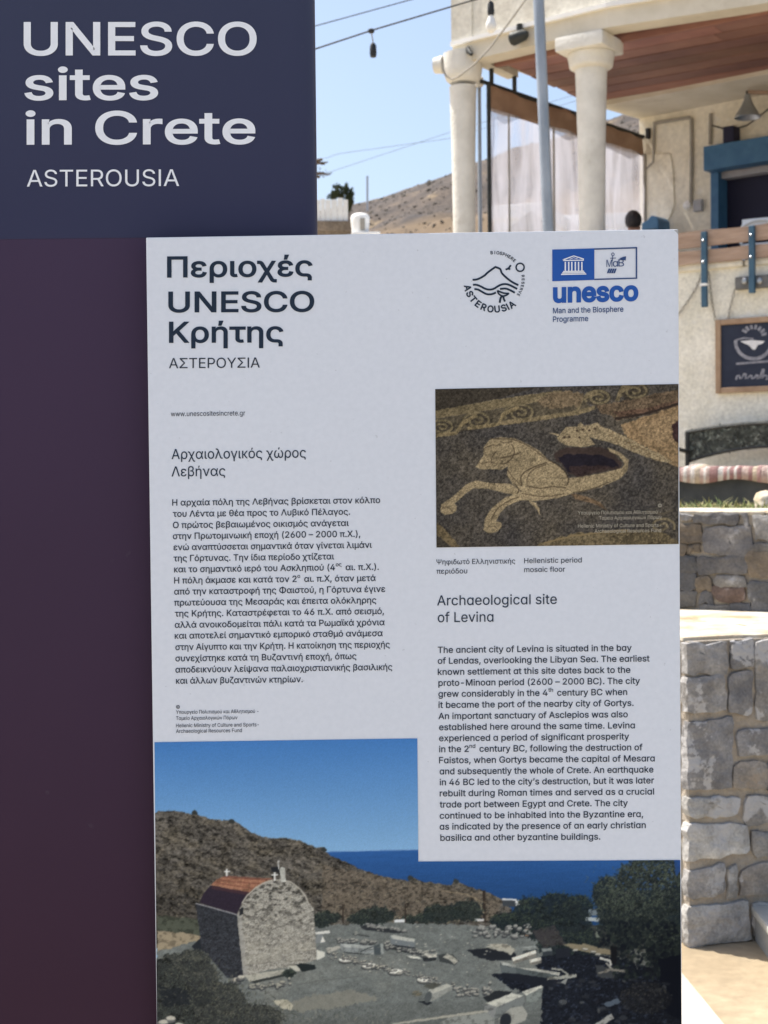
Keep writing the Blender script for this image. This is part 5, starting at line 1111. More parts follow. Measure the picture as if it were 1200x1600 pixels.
D1([(395, 285), (415, 330), (380, 375), (350, 378)]); D1([(345, 350), (395, 345), (440, 325)]); D1([(305, 375), (308, 345), (330, 318)], 1.2); D1([(440, 480), (435, 430), (480, 400), (555, 375)]); D1([(465, 470), (465, 440), (490, 405), (550, 385)], 1.2); D1([(640, 485), (655, 455), (630, 410), (590, 378), (560, 365)]); D1([(465, 480), (520, 495), (580, 485), (640, 492)]); D1([(300, 262), (400, 262), (480, 300), (540, 350), (590, 380)], 1.2); D1([(410, 470), (430, 500), (420, 515)]); D1([(300, 640), (330, 580), (385, 545), (430, 530)], 1.2); D1([(440, 515), (540, 535), (630, 520)], 1.2); D1([(270, 310), (300, 290), (350, 290)], 1.1); D1([(260, 375), (300, 365), (330, 380)], 1.1); D1([(668, 516), (760, 500), (830, 470)], 1.2); D1([(375, 400), (400, 440), (440, 480)], 1.2); D1([(345, 275), (370, 285), (400, 275)], 1.0); D1([(85, 575), (110, 570), (130, 590)], 1.0); D1([(290, 665), (315, 660), (330, 672)], 1.0)
for (x, y) in [(632, 262), (655, 260), (700, 264), (690, 232), (715, 228), (745, 232), (770, 225)]: ph.ell(*T1([(x, y)])[0], 2.2, 1.8, (70, 58, 48), 0, .5)
for q in range(60): x = random.uniform(0, 1); ph.ell(*T1([(830 + 260 * x + random.gauss(0, 8), 250 + 125 * x + random.gauss(0, 12))])[0], 1.4, 1, (105, 88, 66), 0, .4, .8)
F1([(55, 640), (110, 690), (160, 755), (125, 755), (60, 700)], (104, 92, 70), 2); F1([(55, 700), (120, 755), (55, 755)], (66, 62, 55), 2)
F1([(520, 745), (600, 722), (700, 700), (830, 690), (960, 690), (1060, 700), (1145, 745), (1145, 760), (500, 760)], (100, 90, 70), 4, 1, tex2); ph.line(T1([(540, 742), (660, 715), (800, 698), (920, 690)]), 2.5, (130, 114, 84), 1.5)
spiral(1068, 672, 60, (118, 108, 86), 10, 1.6, .62, -1)
ph.line(T1([(1000, 605), (1070, 620), (1120, 600)]), 3, (100, 92, 76), 1.5, .7)
ph.soften(.3); vig = 1 - .10 * ((ph.X - 870) / 190) ** 2 * .6
ph.im *= (vig * 0.95)[..., None]
def warp_m(X, Y):
    u = (X - 680) / 380; v = (Y - 600) / 255; top = 608 + (600 - 608) * u; bot = 855.5 + (850 - 855.5) * u; return 680 + u * 380 + 1.6 * v * (1 - u) + .4 * v, top + (bot - top) * v
mph = ph.build('mosaic_photograph', tp_o, warp_m)
tag(mph, 'printed photograph of a pale horse mosaic on a dark pebble floor')
t = MB(); off = lambda x, y: P(x, y, .0011)
for (s_, a, b, c) in [('©', 1028, 792.5, 1034), ('Υπουργείο Πολιτισμού και Αθλητισμού -', 903, 804, 1033), ('Ταμείο Αρχαιολογικών Πόρων', 936, 812, 1034), ('Hellenic Ministry of Culture and Sports-', 903, 824.5, 1033), ('Archaeological Resources Fund', 929, 832.5, 1033)]: text_line(t, s_, a, b, c, 5.4, .004, 3, -.012, off)
t.build('credit_lettering', INKP, tp_o)

# landscape with the stone chapel
ph = Photo(241, 1150, 1066, 1692, 1.3, 9)
X, Y = ph.X, ph.Y; n_fin = ph.r.rand(*X.shape); n_big = ph.noise(90, 60); n_mid = ph.noise(22, 12); n_sm = ph.noise(7, 4.5); n_v = ph.noise(4, 3, 2)
g_ = np.clip((Y - 1155) / 180, 0, 1)[..., None]
ph.im[:] = np.array([66., 116, 178]) * (1 - g_) + np.array([124., 166, 205]) * g_
ph.im *= (1 + .02 * (n_fin - .5) + .03 * (n_big - .5))[..., None]
sea = np.ones(X.shape + (1,)) * np.array([46., 89, 150]); gs = np.clip((Y - 1328) / 80, 0, 1)[..., None]; sea = sea * (1 - gs * .25); sea *= (1 + .10 * (ph.noise(30, 3) - .5) + .05 * (n_fin - .5))[..., None]
ph.fill([(500, 1330), (652, 1327.5), (1070, 1325), (1070, 1460), (500, 1460)], sea, 0); ph.line([(510, 1330), (655, 1328)], 1.2, (120, 150, 195), 0, .5)
dark = np.clip((n_sm - .50) * 5.5, 0, 1); dark2 = np.clip((n_v - .52) * 5, 0, 1)
n_f3 = ph.noise(3.2, 2.2, 2); lump = ph.noise(46, 26, 5, .6); relief = np.gradient(lump, axis=1) * 16 + np.gradient(lump, axis=0) * -8
spot = np.clip((ph.noise(4.6, 3.0, 2) - .56) * 7, 0, 1); spot2 = np.clip((ph.noise(8, 5, 3) - .52) * 6, 0, 1) * np.clip(lump * 2.2 - .5, 0, 1)
hill = np.ones(X.shape + (1,)) * np.array([97., 94, 89]); warm = np.clip((n_mid - .42) * 2.2, 0, 1)[..., None]; hill = hill * (1 - .5 * warm) + np.array([112., 104, 86]) * .5 * warm
hill = hill * (.93 + .34 * np.clip(relief, -.7, .7) - .30 * spot - .34 * spot2 + .22 * (n_fin - .5) + .26 * (n_f3 - .5))[..., None]; hill *= (1 - .22 * np.clip((400 - X) / 150, 0, 1) * np.clip((Y - 1330) / 80, 0, 1))[..., None]
RG = [(236, 1268), (246, 1264), (262, 1262), (285, 1265), (298, 1269), (304, 1267), (309, 1270), (332, 1277), (348, 1279), (361, 1278), (372, 1283), (392, 1299), (410, 1305), (425, 1309), (440, 1307), (455, 1308), (478, 1316), (492, 1322), (503, 1322), (508, 1330), (520, 1337), (540, 1346), (560, 1356), (585, 1366), (612, 1372), (640, 1376), (648, 1372), (660, 1377), (682, 1380), (705, 1383), (712, 1376), (722, 1380), (735, 1386), (760, 1394), (780, 1402), (800, 1420), (810, 1460), (236, 1480)]
ph.fill(RG, hill, 2.2)
low = np.ones(X.shape + (1,)) * np.array([106., 98, 87]); low = low * (1 - .30 * spot - .30 * spot2 + .22 * (n_fin - .5) + .26 * (n_f3 - .5))[..., None]
ph.fill([(505, 1350), (560, 1362), (640, 1380), (705, 1386), (760, 1396), (785, 1408), (770, 1440), (560, 1440), (500, 1420)], low, 5, .75)
for (x, y) in [(642, 1372), (713, 1377), (506, 1326), (303, 1266), (361, 1280)]: ph.ell(x, y, 4.5, 4, (52, 56, 56), 0, 2)
for q in range(520):
    x = random.uniform(243, 780); yt = np.interp(x, [p_[0] for p_ in RG[1:-2]], [p_[1] for p_ in RG[1:-2]]); y = random.uniform(yt + 4, 1442); k = (y - 1260) / 180
    ph.ell(x, y, random.uniform(.9, 2.8) * (.7 + k * .5), random.uniform(.8, 1.7) * (.7 + k * .5), random.choice([(56, 57, 56), (64, 63, 60), (72, 70, 64), (132, 124, 108)]), 0, 1.5, .65)
ph.fill([(243, 1428), (330, 1436), (330, 1460), (243, 1462)], (78, 84, 74), 3, .9, 1 - .3 * dark); ph.fill([(243, 1452), (285, 1456), (318, 1462), (312, 1480), (243, 1486)], (146, 136, 116), 3, 1, 1 - .25 * dark)
gnd = np.ones(X.shape + (1,)) * np.array([104., 110, 109]); pale = np.clip((n_big - .5) * 3, 0, 1)[..., None]; gnd = gnd * (1 - .5 * pale) + np.array([120., 122, 116]) * .5 * pale
gnd = gnd * (1 + .18 * (n_mid - .5) + .24 * (n_sm - .5) + .13 * (n_fin - .5) + .17 * (n_f3 - .5))[..., None]; gnd *= (1 - .18 * np.clip((Y - 1560) / 60, 0, 1))[..., None]
ph.fill([(241, 1485), (300, 1470), (420, 1470), (490, 1447), (540, 1444), (600, 1441), (700, 1444), (780, 1448), (850, 1468), (920, 1476), (1070, 1500), (1070, 1700), (241, 1700)], gnd, 3)
ph.fill([(490, 1552), (560, 1548), (590, 1560), (520, 1576), (470, 1580), (440, 1570)], (130, 130, 121), 6, .7, 1 - .1 * dark)
def rock(x, y, rx, ry, top=(198, 199, 192), sh=True):
    rx, ry = rx * 1.25, ry * 1.2
    if sh: ph.ell(x - rx * .2, y + ry * .8, rx * 1.1, ry * .8, (50, 54, 58), 0, 1, .85)
    ph.ell(x, y, rx, ry, (96, 98, 98), 0, 1.2); ph.ell(x + rx * .1, y - ry * .35, rx * .85, ry * .6, top, 0, 1, .95)
# shrubs and trees at the back of the site
def clump(cx, cy, rx, ry, cols, n=90, s0=3, sh=.9):
    ph.ell(cx, cy, rx, ry, cols[0], 0, 5, sh, 1 - .3 * dark + .3 * (n_fin - .5))
    s0 = s0 * .62
    for q in range(int(n * 2.2)):
        a = random.uniform(0, 6.283); r_ = math.sqrt(random.random()); x = cx + rx * r_ * math.cos(a) * 1.04; y = cy + ry * r_ * math.sin(a) * 1.04
        c = cols[1] if random.random() < .5 else cols[2]; up = (cy - y) / ry
        if up > .1 and random.random() < .5: c = cols[3]
        ph.ell(x, y, random.uniform(.5, 1.2) * s0, random.uniform(.3, .7) * s0, c, random.uniform(0, 3), 1.2, .6, 1 + .5 * (n_fin - .5), 7)
G0 = [(40, 48, 48), (34, 40, 42), (52, 60, 56), (72, 80, 70)]
for (x, y, a, b) in [(510, 1433, 22, 10), (585, 1430, 32, 13), (560, 1436, 20, 8), (665, 1434, 16, 8), (690, 1428, 30, 14), (730, 1424, 26, 16), (500, 1440, 16, 8), (640, 1436, 14, 6)]: clump(x, y, a, b, G0, 60, 3)
for (x, w_) in [(535, 2), (633, 2.4), (757, 4)]: ph.line([(x, 1442), (x, 1412 if w_ < 3 else 1392)], w_, (52, 46, 42))
ph.fill([(615, 1437), (632, 1436), (632, 1441), (616, 1441)], (205, 210, 212)); ph.fill([(742, 1436), (757, 1436), (757, 1440), (743, 1440)], (190, 192, 192)); ph.line([(742, 1402), (752, 1415), (756, 1428)], 3, (120, 112, 96), 1)
ph.line([(690, 1392), (730, 1398), (760, 1412)], 1.5, (150, 136, 112), 1, .6)
ph.fill([(786, 1405), (808, 1406), (812, 1413), (826, 1407), (826, 1413), (806, 1418), (786, 1416)], (60, 66, 72), .5); ph.fill([(785, 1404), (808, 1405.5), (808, 1408), (785, 1407)], (196, 200, 204)); ph.fill([(806, 1408), (826, 1406), (826, 1411), (807, 1417)], (208, 212, 214))
ph.fill([(780, 1425), (830, 1430), (920, 1446), (1070, 1450), (1070, 1510), (905, 1488), (780, 1452)], (58, 62, 62), 3, 1, 1 - .3 * dark)
DK = [(34, 42, 46), (28, 34, 40), (42, 52, 50), (58, 68, 58)]
for (x, y, a, b) in [(830, 1425, 24, 22), (810, 1442, 36, 16), (870, 1425, 32, 30), (890, 1450, 36, 40), (905, 1420, 22, 20), (845, 1450, 30, 20), (880, 1480, 40, 22), (920, 1478, 18, 26), (790, 1440, 24, 12)]: clump(x, y, a, b, DK, 110, 4)
ph.fill([(832, 1455), (868, 1448), (885, 1475), (850, 1482)], (74, 68, 70), 4, .6, 1 - .3 * dark)
ph.fill([(921, 1422), (944, 1420), (946, 1432), (921, 1432)], (104, 116, 124), .6); ph.fill([(917, 1434), (947, 1435), (945, 1442), (917, 1440)], (158, 168, 172), .6); ph.fill([(933, 1446), (938, 1446), (938, 1466), (933, 1466)], (112, 120, 110), 1)
ph.fill([(880, 1476), (915, 1476), (958, 1486), (960, 1494), (900, 1486)], (146, 136, 112), 2, .8)
ph.fill([(821, 1449), (827, 1448), (827, 1463), (821, 1463)], (142, 116, 96))
for q in range(40): rock(random.uniform(742, 830), random.uniform(1446, 1464), random.uniform(2, 5), random.uniform(1.2, 3), (150, 152, 148))
def sprays(cx, cy, rx, ry, cols, n):
    for q in range(n):
        a = random.uniform(0, 6.283); r_ = random.uniform(.8, 1.12); x = cx + rx * r_ * math.cos(a); y = cy + ry * r_ * math.sin(a); L_ = random.uniform(2, 6); b_ = a + random.gauss(0, .8)
        ph.line([(x, y), (x + L_ * math.cos(b_), y + L_ * math.sin(b_))], random.uniform(.7, 1.6), random.choice(cols), .6, .75)
for (x, y, a, b) in [(830, 1425, 24, 22), (870, 1425, 32, 30), (905, 1420, 22, 20), (585, 1430, 32, 13), (690, 1428, 30, 14), (730, 1424, 26, 16), (810, 1442, 36, 16)]: sprays(x, y, a, b, DK, 70)
# the big tree on the right and the black shade below it
SH = np.ones(X.shape + (1,)) * np.array([26., 30, 38]); SH = SH * (1 + .5 * (n_sm - .5) + .35 * (n_fin - .5) + np.clip((n_v - .62) * 4, 0, 1))[..., None]
ph.fill([(846, 1495), (905, 1490), (960, 1496), (1000, 1512), (1070, 1500), (1070, 1700), (860, 1700), (845, 1600), (848, 1560), (800, 1545), (768, 1524), (800, 1520), (838, 1515)], SH, 6)
ph.fill([(985, 1482), (1030, 1488), (1022, 1512), (990, 1510)], (112, 116, 112), 3, 1, 1 - .4 * dark)
ph.fill([(930, 1508), (980, 1520), (960, 1530), (935, 1528)], (74, 78, 80), 3, .7)
BT = [(38, 45, 45), (28, 34, 40), (50, 58, 54), (74, 82, 72)]
for (x, y, a, b) in [(1010, 1400, 50, 46), (960, 1398, 32, 26), (1030, 1366, 36, 24), (1045, 1430, 30, 60), (985, 1440, 40, 44), (1000, 1370, 30, 22), (1055, 1390, 18, 40), (965, 1425, 30, 30), (1040, 1480, 30, 40)]: clump(x, y, a, b, BT, 240, 4.2)
for (x, y, a, b) in [(1010, 1400, 50, 46), (960, 1398, 32, 26), (1030, 1366, 36, 24), (1000, 1370, 30, 22), (965, 1425, 30, 30), (985, 1440, 40, 44)]: sprays(x, y, a, b, BT, 150)
for q in range(130):
    x = random.uniform(955, 1062); y = random.uniform(1348, 1400) + max(0, 990 - x) * .5; ph.ell(x, y, random.uniform(.6, 2.4), random.uniform(.6, 1.6), (52, 84, 138) if y < 1392 else (96, 102, 96), random.uniform(0, 3), .8, .55, None, 7)
for q in range(420):
    x = random.gauss(1000, 34); y = random.gauss(1388, 30); ph.line([(x, y), (x + random.gauss(0, 3), y + random.gauss(0, 3))], .9, random.choice([(88, 96, 84), (98, 104, 92), (70, 80, 72)]), .4, .6)
for q in range(500):
    x = random.uniform(935, 1064); y = random.uniform(1440, 1530)
    if x < 960 and y > 1480: continue
    ph.ell(x, y, random.uniform(1.5, 5), random.uniform(1.5, 3.5), random.choice([(24, 30, 36), (30, 36, 40), (20, 25, 33), (42, 50, 48)]), random.uniform(0, 3), 1.5, .8)
ph.fill([(955, 1480), (966, 1480), (964, 1508), (957, 1508)], (24, 26, 30), 1); ph.fill([(1030, 1500), (1070, 1490), (1070, 1600), (1040, 1580)], (18, 22, 32), 4)
ph.fill([(1055, 1346), (1070, 1346), (1070, 1360), (1060, 1372)], (40, 72, 130), 2, .8)
for q in range(70): x = random.uniform(860, 1055); y = random.uniform(1530, 1640); ph.ell(x, y, random.uniform(2, 8), random.uniform(1.5, 4), random.choice([(58, 62, 68), (44, 48, 54), (84, 88, 90), (36, 38, 46)]), 0, 2, .7)
clump(1010, 1560, 40, 24, [(38, 40, 44), (30, 32, 38), (58, 60, 60), (74, 74, 70)], 120, 3, .6)
ph.fill([(944, 1568), (965, 1560), (972, 1566), (950, 1575)], (82, 94, 108), 2)
# marble blocks and shafts on the right
def block(top, front, ct=(172, 174, 168), cf=(104, 110, 112), shade=None):
    ct = tuple(min(215, c * 1.12) for c in ct)
    if shade: ph.fill(shade, (30, 34, 42), 2, .95)
    ph.fill(front, cf, .8, 1, 1 - .25 * dark); ph.fill(top, ct, .8, 1, 1 - .2 * dark)
ph.fill([(738, 1487), (800, 1482), (810, 1500), (768, 1502), (740, 1494)], (36, 40, 46), 2); ph.fill([(758, 1480), (790, 1476), (806, 1484), (800, 1492), (772, 1488)], (160, 160, 150), 2, 1, 1 - .25 * dark)
block([(815, 1480), (838, 1478), (840, 1483), (818, 1486)], [(817, 1486), (840, 1483), (840, 1494), (817, 1496)], (130, 136, 134), (72, 80, 82)); block([(846, 1483), (862, 1482), (864, 1486), (848, 1488)], [(848, 1488), (864, 1486), (864, 1493), (848, 1494)], (110, 116, 116), (52, 58, 64)); ph.fill([(869, 1484), (890, 1482), (892, 1496), (869, 1498)], (34, 38, 46), 1)
block([(782, 1503), (806, 1508), (806, 1512), (784, 1508)], [(781, 1504), (806, 1510), (808, 1522), (783, 1520)], (150, 154, 150), (92, 100, 102), [(766, 1523), (790, 1520), (860, 1528), (870, 1544), (830, 1540)])
block([(806, 1512), (838, 1514), (876, 1520), (874, 1525)], [(806, 1512), (874, 1521), (868, 1530), (808, 1522)], (150, 152, 146), (80, 88, 90))
for (P0, P1, w_) in [((801, 1502), (838, 1490), 10), ((828, 1505), (846, 1501), 9)]: ph.line([P0, P1], w_, (120, 120, 114), .6, 1, 1 - .2 * dark); ph.line([(P0[0], P0[1] - 2.4), (P1[0], P1[1] - 2.4)], w_ * .55, (212, 210, 200), .6, 1, 1 - .15 * dark)
ph.line([(862, 1514), (878, 1516), (888, 1524)], 3, (140, 142, 136), 1.2); ph.line([(855, 1530), (880, 1528), (900, 1524)], 5, (160, 162, 154), 2.5, .9, 1 - .4 * dark); ph.fill([(876, 1535), (888, 1528), (884, 1540)], (130, 134, 132), 1)
ph.line([(938, 1498), (954, 1502), (956, 1510)], 4, (188, 190, 184), 1.5); ph.line([(935, 1522), (955, 1516), (978, 1518)], 4, (134, 132, 124), 2, .9, 1 - .4 * dark); ph.line([(948, 1505), (956, 1514)], 3, (150, 150, 144), 1)
for (x, y) in [(900, 1486), (915, 1484), (928, 1488), (935, 1492)]: rock(x, y, 4, 1.6, (186, 184, 172), False)
ph.fill([(754, 1560), (775, 1548), (800, 1550), (790, 1560), (765, 1570)], (40, 44, 48), 2)
block([(757, 1568), (800, 1552), (818, 1556), (776, 1574)], [(757, 1568), (776, 1574), (772, 1592), (756, 1580)], (166, 168, 160), (126, 130, 130)); ph.fill([(776, 1574), (819, 1557), (820, 1574), (772, 1592)], (112, 118, 118), 1, 1, 1 - .2 * dark)
block([(815, 1550), (845, 1540), (849, 1543), (822, 1556)], [(822, 1556), (849, 1543), (846, 1560), (824, 1572)], (170, 172, 164), (120, 128, 126))
ph.fill([(778, 1592), (796, 1576), (816, 1572), (824, 1584), (820, 1595), (794, 1606), (780, 1606)], (150, 152, 146), 1, 1, 1 - .15 * dark); ph.ell(789, 1595, 9, 12, (40, 44, 50), .3, .8)
ph.line([(930, 1606), (950, 1592), (958, 1588)], 9, (150, 152, 150), 1.2, 1, 1 - .3 * dark)
ph.fill([(690, 1596), (700, 1590), (760, 1582), (772, 1592), (770, 1640), (640, 1640)], (132, 137, 134), 2, 1, 1 - .25 * dark); ph.line([(612, 1600), (700, 1588), (762, 1580)], 3.5, (170, 168, 156), 1.6, .8)
# rows of stones, discs and shafts in the middle
T7 = lambda L: [(460 + x / 3.529, 1300 + y / 3.529) for x, y in L]
ph.fill(T7([(355, 515), (420, 512), (560, 535), (620, 552), (560, 558), (430, 545), (375, 535)]), (46, 50, 54), 1.5); 
for q in range(26): x = random.uniform(400, 620); rock(*T7([(x, 515 + (x - 400) * .13 + random.gauss(0, 4))])[0], random.uniform(1.5, 3), random.uniform(1, 1.8), (150, 152, 148), False)
ph.line(T7([(318, 560), (410, 575)]), 2, (60, 64, 66), 1)
for q in range(34): x = random.uniform(235, 440); rock(*T7([(x, 592 + (x - 235) * .07 + random.gauss(0, 7))])[0], random.uniform(1.5, 4), random.uniform(1, 2.2), (150, 152, 146))
ph.fill(T7([(250, 612), (435, 628), (436, 676), (260, 655), (244, 632)]), (132, 139, 140), 1, 1, 1 - .2 * dark); ph.fill(T7([(250, 612), (435, 628), (435, 645), (262, 632)]), (172, 178, 176), 1, .9, 1 - .15 * dark); ph.line(T7([(360, 660), (400, 640), (432, 632)]), 1.6, (60, 66, 68), .8); ph.fill(T7([(434, 628), (484, 610), (490, 670), (470, 678), (436, 676)]), (70, 78, 82), .8); ph.fill(T7([(470, 615), (486, 610), (490, 670), (474, 676)]), (140, 146, 144), .8); ph.fill(T7([(260, 658), (440, 678), (470, 680), (300, 668)]), (40, 44, 48), 1)
ph.fill(T7([(168, 640), (240, 625), (250, 640), (180, 665)]), (164, 164, 156), 1.5, 1, 1 - .2 * dark)
ph.fill(T7([(490, 620), (600, 640), (700, 660), (720, 685), (640, 672), (540, 650), (492, 640)]), (48, 52, 54), 2, 1)
for q in range(50): x = random.uniform(490, 790); rock(*T7([(x, 622 + (x - 490) * .2 + random.gauss(0, 9))])[0], random.uniform(1.5, 4), random.uniform(1, 2.2), (156, 158, 150))
ph.fill(T7([(524, 572), (540, 570), (662, 592), (664, 636), (530, 618)]), (108, 116, 120), .8); ph.fill(T7([(528, 570), (545, 568), (664, 590), (660, 608), (534, 588)]), (172, 176, 170), .8, 1, 1 - .12 * dark); ph.fill(T7([(530, 618), (664, 637), (670, 644), (560, 632)]), (40, 44, 50), .8)
block(T7([(610, 680), (690, 690), (700, 700), (640, 696)]), T7([(612, 688), (695, 702), (690, 710), (615, 696)]), (180, 182, 174), (90, 94, 94))
block(T7([(712, 670), (780, 672), (784, 690), (735, 695)]), T7([(704, 690), (780, 692), (780, 708), (710, 715)]), (168, 168, 160), (48, 52, 56))
ph.fill(T7([(790, 680), (820, 672), (870, 676), (910, 712), (880, 735), (800, 715)]), (60, 64, 66), 1); ph.fill(T7([(815, 690), (840, 672), (865, 680), (905, 715), (880, 728), (850, 705)]), (166, 166, 156), 1, 1, 1 - .2 * dark)
for (x, y, a, b) in [(278, 700, 40, 15), (407, 734, 42, 17), (555, 768, 43, 15), (716, 812, 44, 17)]:
    c = T7([(x, y)])[0]; ph.ell(c[0] - 1, c[1] + 3.2, a / 3.53, b / 3.53, (62, 66, 68), 0, .6); ph.ell(c[0], c[1] + 1.2, a / 3.53, b / 3.53, (120, 122, 118), 0, .5); ph.ell(c[0], c[1], a * .96 / 3.53, b * .85 / 3.53, (214, 214, 206), 0, .5, 1, 1 - .08 * dark)
for q in range(130):
    t_ = random.random(); x = 180 + 700 * t_; y = 672 + 175 * t_ + random.gauss(0, 10); rock(*T7([(x, y)])[0], random.uniform(.8, 2.8), random.uniform(.6, 1.6), random.choice([(160, 160, 150), (140, 142, 136), (176, 174, 160)]))
ph.fill(T7([(680, 935), (720, 930), (760, 945), (730, 955)]), (36, 40, 46), 1.2); ph.fill(T7([(715, 900), (735, 872), (840, 838), (866, 848), (870, 870), (745, 938)]), (138, 142, 138), .7, 1, 1 - .15 * dark); ph.fill(T7([(735, 872), (840, 838), (866, 850), (760, 892)]), (172, 174, 166), .8, .9, 1 - .12 * dark); ph.ell(*T7([(733, 910)])[0], 5.5, 9.5, (78, 84, 86), .35, .6)
for q in range(36): x = random.uniform(870, 1090); rock(*T7([(x, 875 + random.gauss(0, 16))])[0], random.uniform(1.5, 5), random.uniform(1, 2.6), (160, 160, 152))
ph.fill(T7([(950, 650), (1060, 640), (1180, 668), (1190, 690), (1110, 698), (980, 668)]), (34, 38, 44), 1.5); ph.fill(T7([(1060, 625), (1130, 615), (1200, 630), (1200, 655), (1120, 640)]), (164, 162, 150), 2, 1, 1 - .3 * dark)
for q in range(120): x = random.uniform(540, 770); y = random.uniform(1446, 1520); ph.ell(x, y, random.uniform(.8, 2.5), random.uniform(.5, 1.2), random.choice([(168, 168, 160), (90, 94, 94), (150, 150, 142)]), 0, .6, .8)
ph.line(T7([(0, 842), (150, 815), (350, 795)]), 1.3, (88, 92, 90), 1, .8)
ph.fill(T7([(700, 850), (760, 830), (800, 840), (760, 870)]), (70, 72, 66), 2, .8); clump(*T7([(670, 890)])[0], 7, 5, [(96, 90, 76), (70, 70, 60), (110, 104, 86), (130, 122, 100)], 24, 2, .4)
# the chapel
T6 = lambda L: [(230 + x / 2.791, 1140 + y / 2.791) for x, y in L]
ph.fill(T6([(185, 940), (225, 905), (250, 960), (230, 990)]), (38, 42, 48), 1.5)
ph.fill(T6([(205, 752), (386, 802), (412, 1080), (340, 1080), (230, 950)]), (50, 53, 59), .6, 1, 1 + .3 * (n_sm - .5) + .4 * (n_fin - .5) + .5 * (n_f3 - .5))
cell = ph.noise(7.5, 3.8, 2); mort = np.clip((cell - .50) * 8, 0, 1)
stn = np.ones(X.shape + (1,)) * np.array([150., 149, 142]); stn = stn * (1 - .10 * (1 - n_mid)[..., None]); stn = stn * (1.04 - .46 * mort * np.clip((1480 - Y) / 80, .32, 1) + .34 * (n_fin - .5) + .34 * (n_f3 - .5))[..., None]
ph.fill(T6([(386, 802), (398, 775), (420, 742), (455, 702), (492, 672), (530, 657), (570, 655), (612, 662), (648, 682), (678, 712), (696, 748), (722, 772), (736, 1000), (640, 1030), (520, 1045), (412, 1080)]), stn, .6)
ph.fill(T6([(386, 802), (404, 800), (432, 1072), (412, 1080)]), (150, 150, 146), .6, .6)
for q in range(150):
    x = random.uniform(410, 715); y = random.uniform(670, 960); cx = (x - 560) / 170
    if y < 655 + 110 * cx * cx: continue
    k = random.random() * (1 - (y - 660) / 500); ph.ell(*T6([(x, y)])[0], random.uniform(1, 3.2), random.uniform(.7, 1.8), random.choice([(70, 68, 64), (84, 82, 76), (172, 168, 154)]), random.uniform(-.4, .4), .8, .35 + .6 * k)
for (x0, y0, x1, y1) in [(415, 985, 470, 1025), (475, 975, 520, 1020), (530, 950, 580, 1010), (585, 930, 640, 975), (600, 985, 680, 1010), (650, 930, 725, 965), (430, 925, 500, 960)]: ph.line(T6([(x0, y1), (x0, y0), (x1, y0 - 8), (x1, y1 - 8), (x0, y1)]), .9, (110, 108, 100), .5, .7); ph.fill(T6([(x0, y1), (x0, y0), (x1, y0 - 8), (x1, y1 - 8)]), (172, 170, 158), .5, .3)
ph.fill(T6([(398, 780), (412, 768), (415, 800), (396, 808)]), (40, 42, 46), .6)
ph.fill(T6([(272, 672), (440, 702), (410, 745), (386, 800), (222, 750), (240, 710)]), (46, 40, 52), .6, 1, 1 + .2 * (n_fin - .5))
til = np.ones(X.shape + (1,)) * np.array([154., 113, 92]); til = til * (1 + .22 * (n_fin - .5) - .25 * np.clip((n_sm - .5) * 4, 0, 1))[..., None]
ph.fill(T6([(272, 672), (300, 648), (335, 632), (545, 645), (520, 658), (480, 676), (445, 706), (360, 690)]), til, .8)
for L in ([(300, 648), (400, 660), (490, 668)], [(285, 660), (380, 676), (462, 688)], [(325, 637), (430, 645), (520, 652)]): ph.line(T6(L), 1.3, (104, 66, 58), .8, .9)
for q in range(24): x = random.uniform(280, 500); ph.line(T6([(x, 640 + (x - 280) * .03), (x - 12, 668 + (x - 280) * .08)]), .6, (128, 84, 68), .5, .6)
for q in range(22): x = 285 + q * 7.5; ph.line(T6([(x, 676 + (x - 285) * .17), (x - 8, 690 + (x - 285) * .18)]), 1.6, (86, 56, 56), .5, .7)
ph.line(T6([(408, 752), (432, 718), (470, 685), (505, 664), (545, 652), (580, 652), (625, 662), (662, 690), (688, 724), (704, 762)]), 2.2, (176, 174, 164), .6, .9)
ph.line(T6([(205, 752), (300, 778), (386, 803)]), 1.8, (140, 142, 148), .3); ph.line(T6([(330, 634), (440, 642), (548, 650)]), 1.4, (92, 66, 62), .8, .8)
for (x, y0, y1, xa, xb, ya) in [(343, 600, 634, 332, 356, 613), (553, 612, 656, 539, 568, 629)]: ph.line(T6([(x, y0), (x, y1)]), 2.6, (214, 216, 214)); ph.line(T6([(xa, ya), (xb, ya)]), 2.4, (214, 216, 214))
ph.fill(T6([(536, 596), (572, 592), (574, 622), (560, 618), (540, 616)]), (36, 38, 42), .6); ph.fill(T6([(574, 604), (582, 594), (598, 600), (602, 660), (580, 662)]), (186, 188, 182), .6, 1, 1 - .15 * dark); ph.line(T6([(570, 566), (571, 604)]), 1.4, (196, 198, 196), .3); ph.line(T6([(566, 572), (576, 570)]), 1.2, (196, 198, 196))
ph.fill(T6([(728, 880), (790, 874), (795, 886), (730, 892)]), (196, 198, 194), 1); ph.fill(T6([(735, 892), (760, 890), (772, 926), (730, 930)]), (120, 126, 128), 1); ph.fill(T6([(760, 900), (774, 922), (750, 928)]), (206, 206, 200), .8); ph.fill(T6([(734, 958), (770, 968), (772, 988), (736, 1004)]), (196, 198, 190), 1)
ph.fill(T6([(412, 1070), (590, 1043), (596, 1062), (440, 1098)]), (166, 166, 156), 1, 1, 1 - .15 * dark); ph.fill(T6([(440, 1098), (596, 1062), (600, 1072), (460, 1104)]), (52, 56, 56), 1)
ph.fill(T6([(605, 1030), (655, 1026), (664, 1050), (612, 1058)]), (178, 178, 168), 1); ph.fill(T6([(640, 1020), (668, 1018), (725, 1025), (732, 1042), (670, 1056)]), (36, 42, 44), 1.5); clump(*T6([(610, 1062)])[0], 10, 7, G0, 30, 2.5)
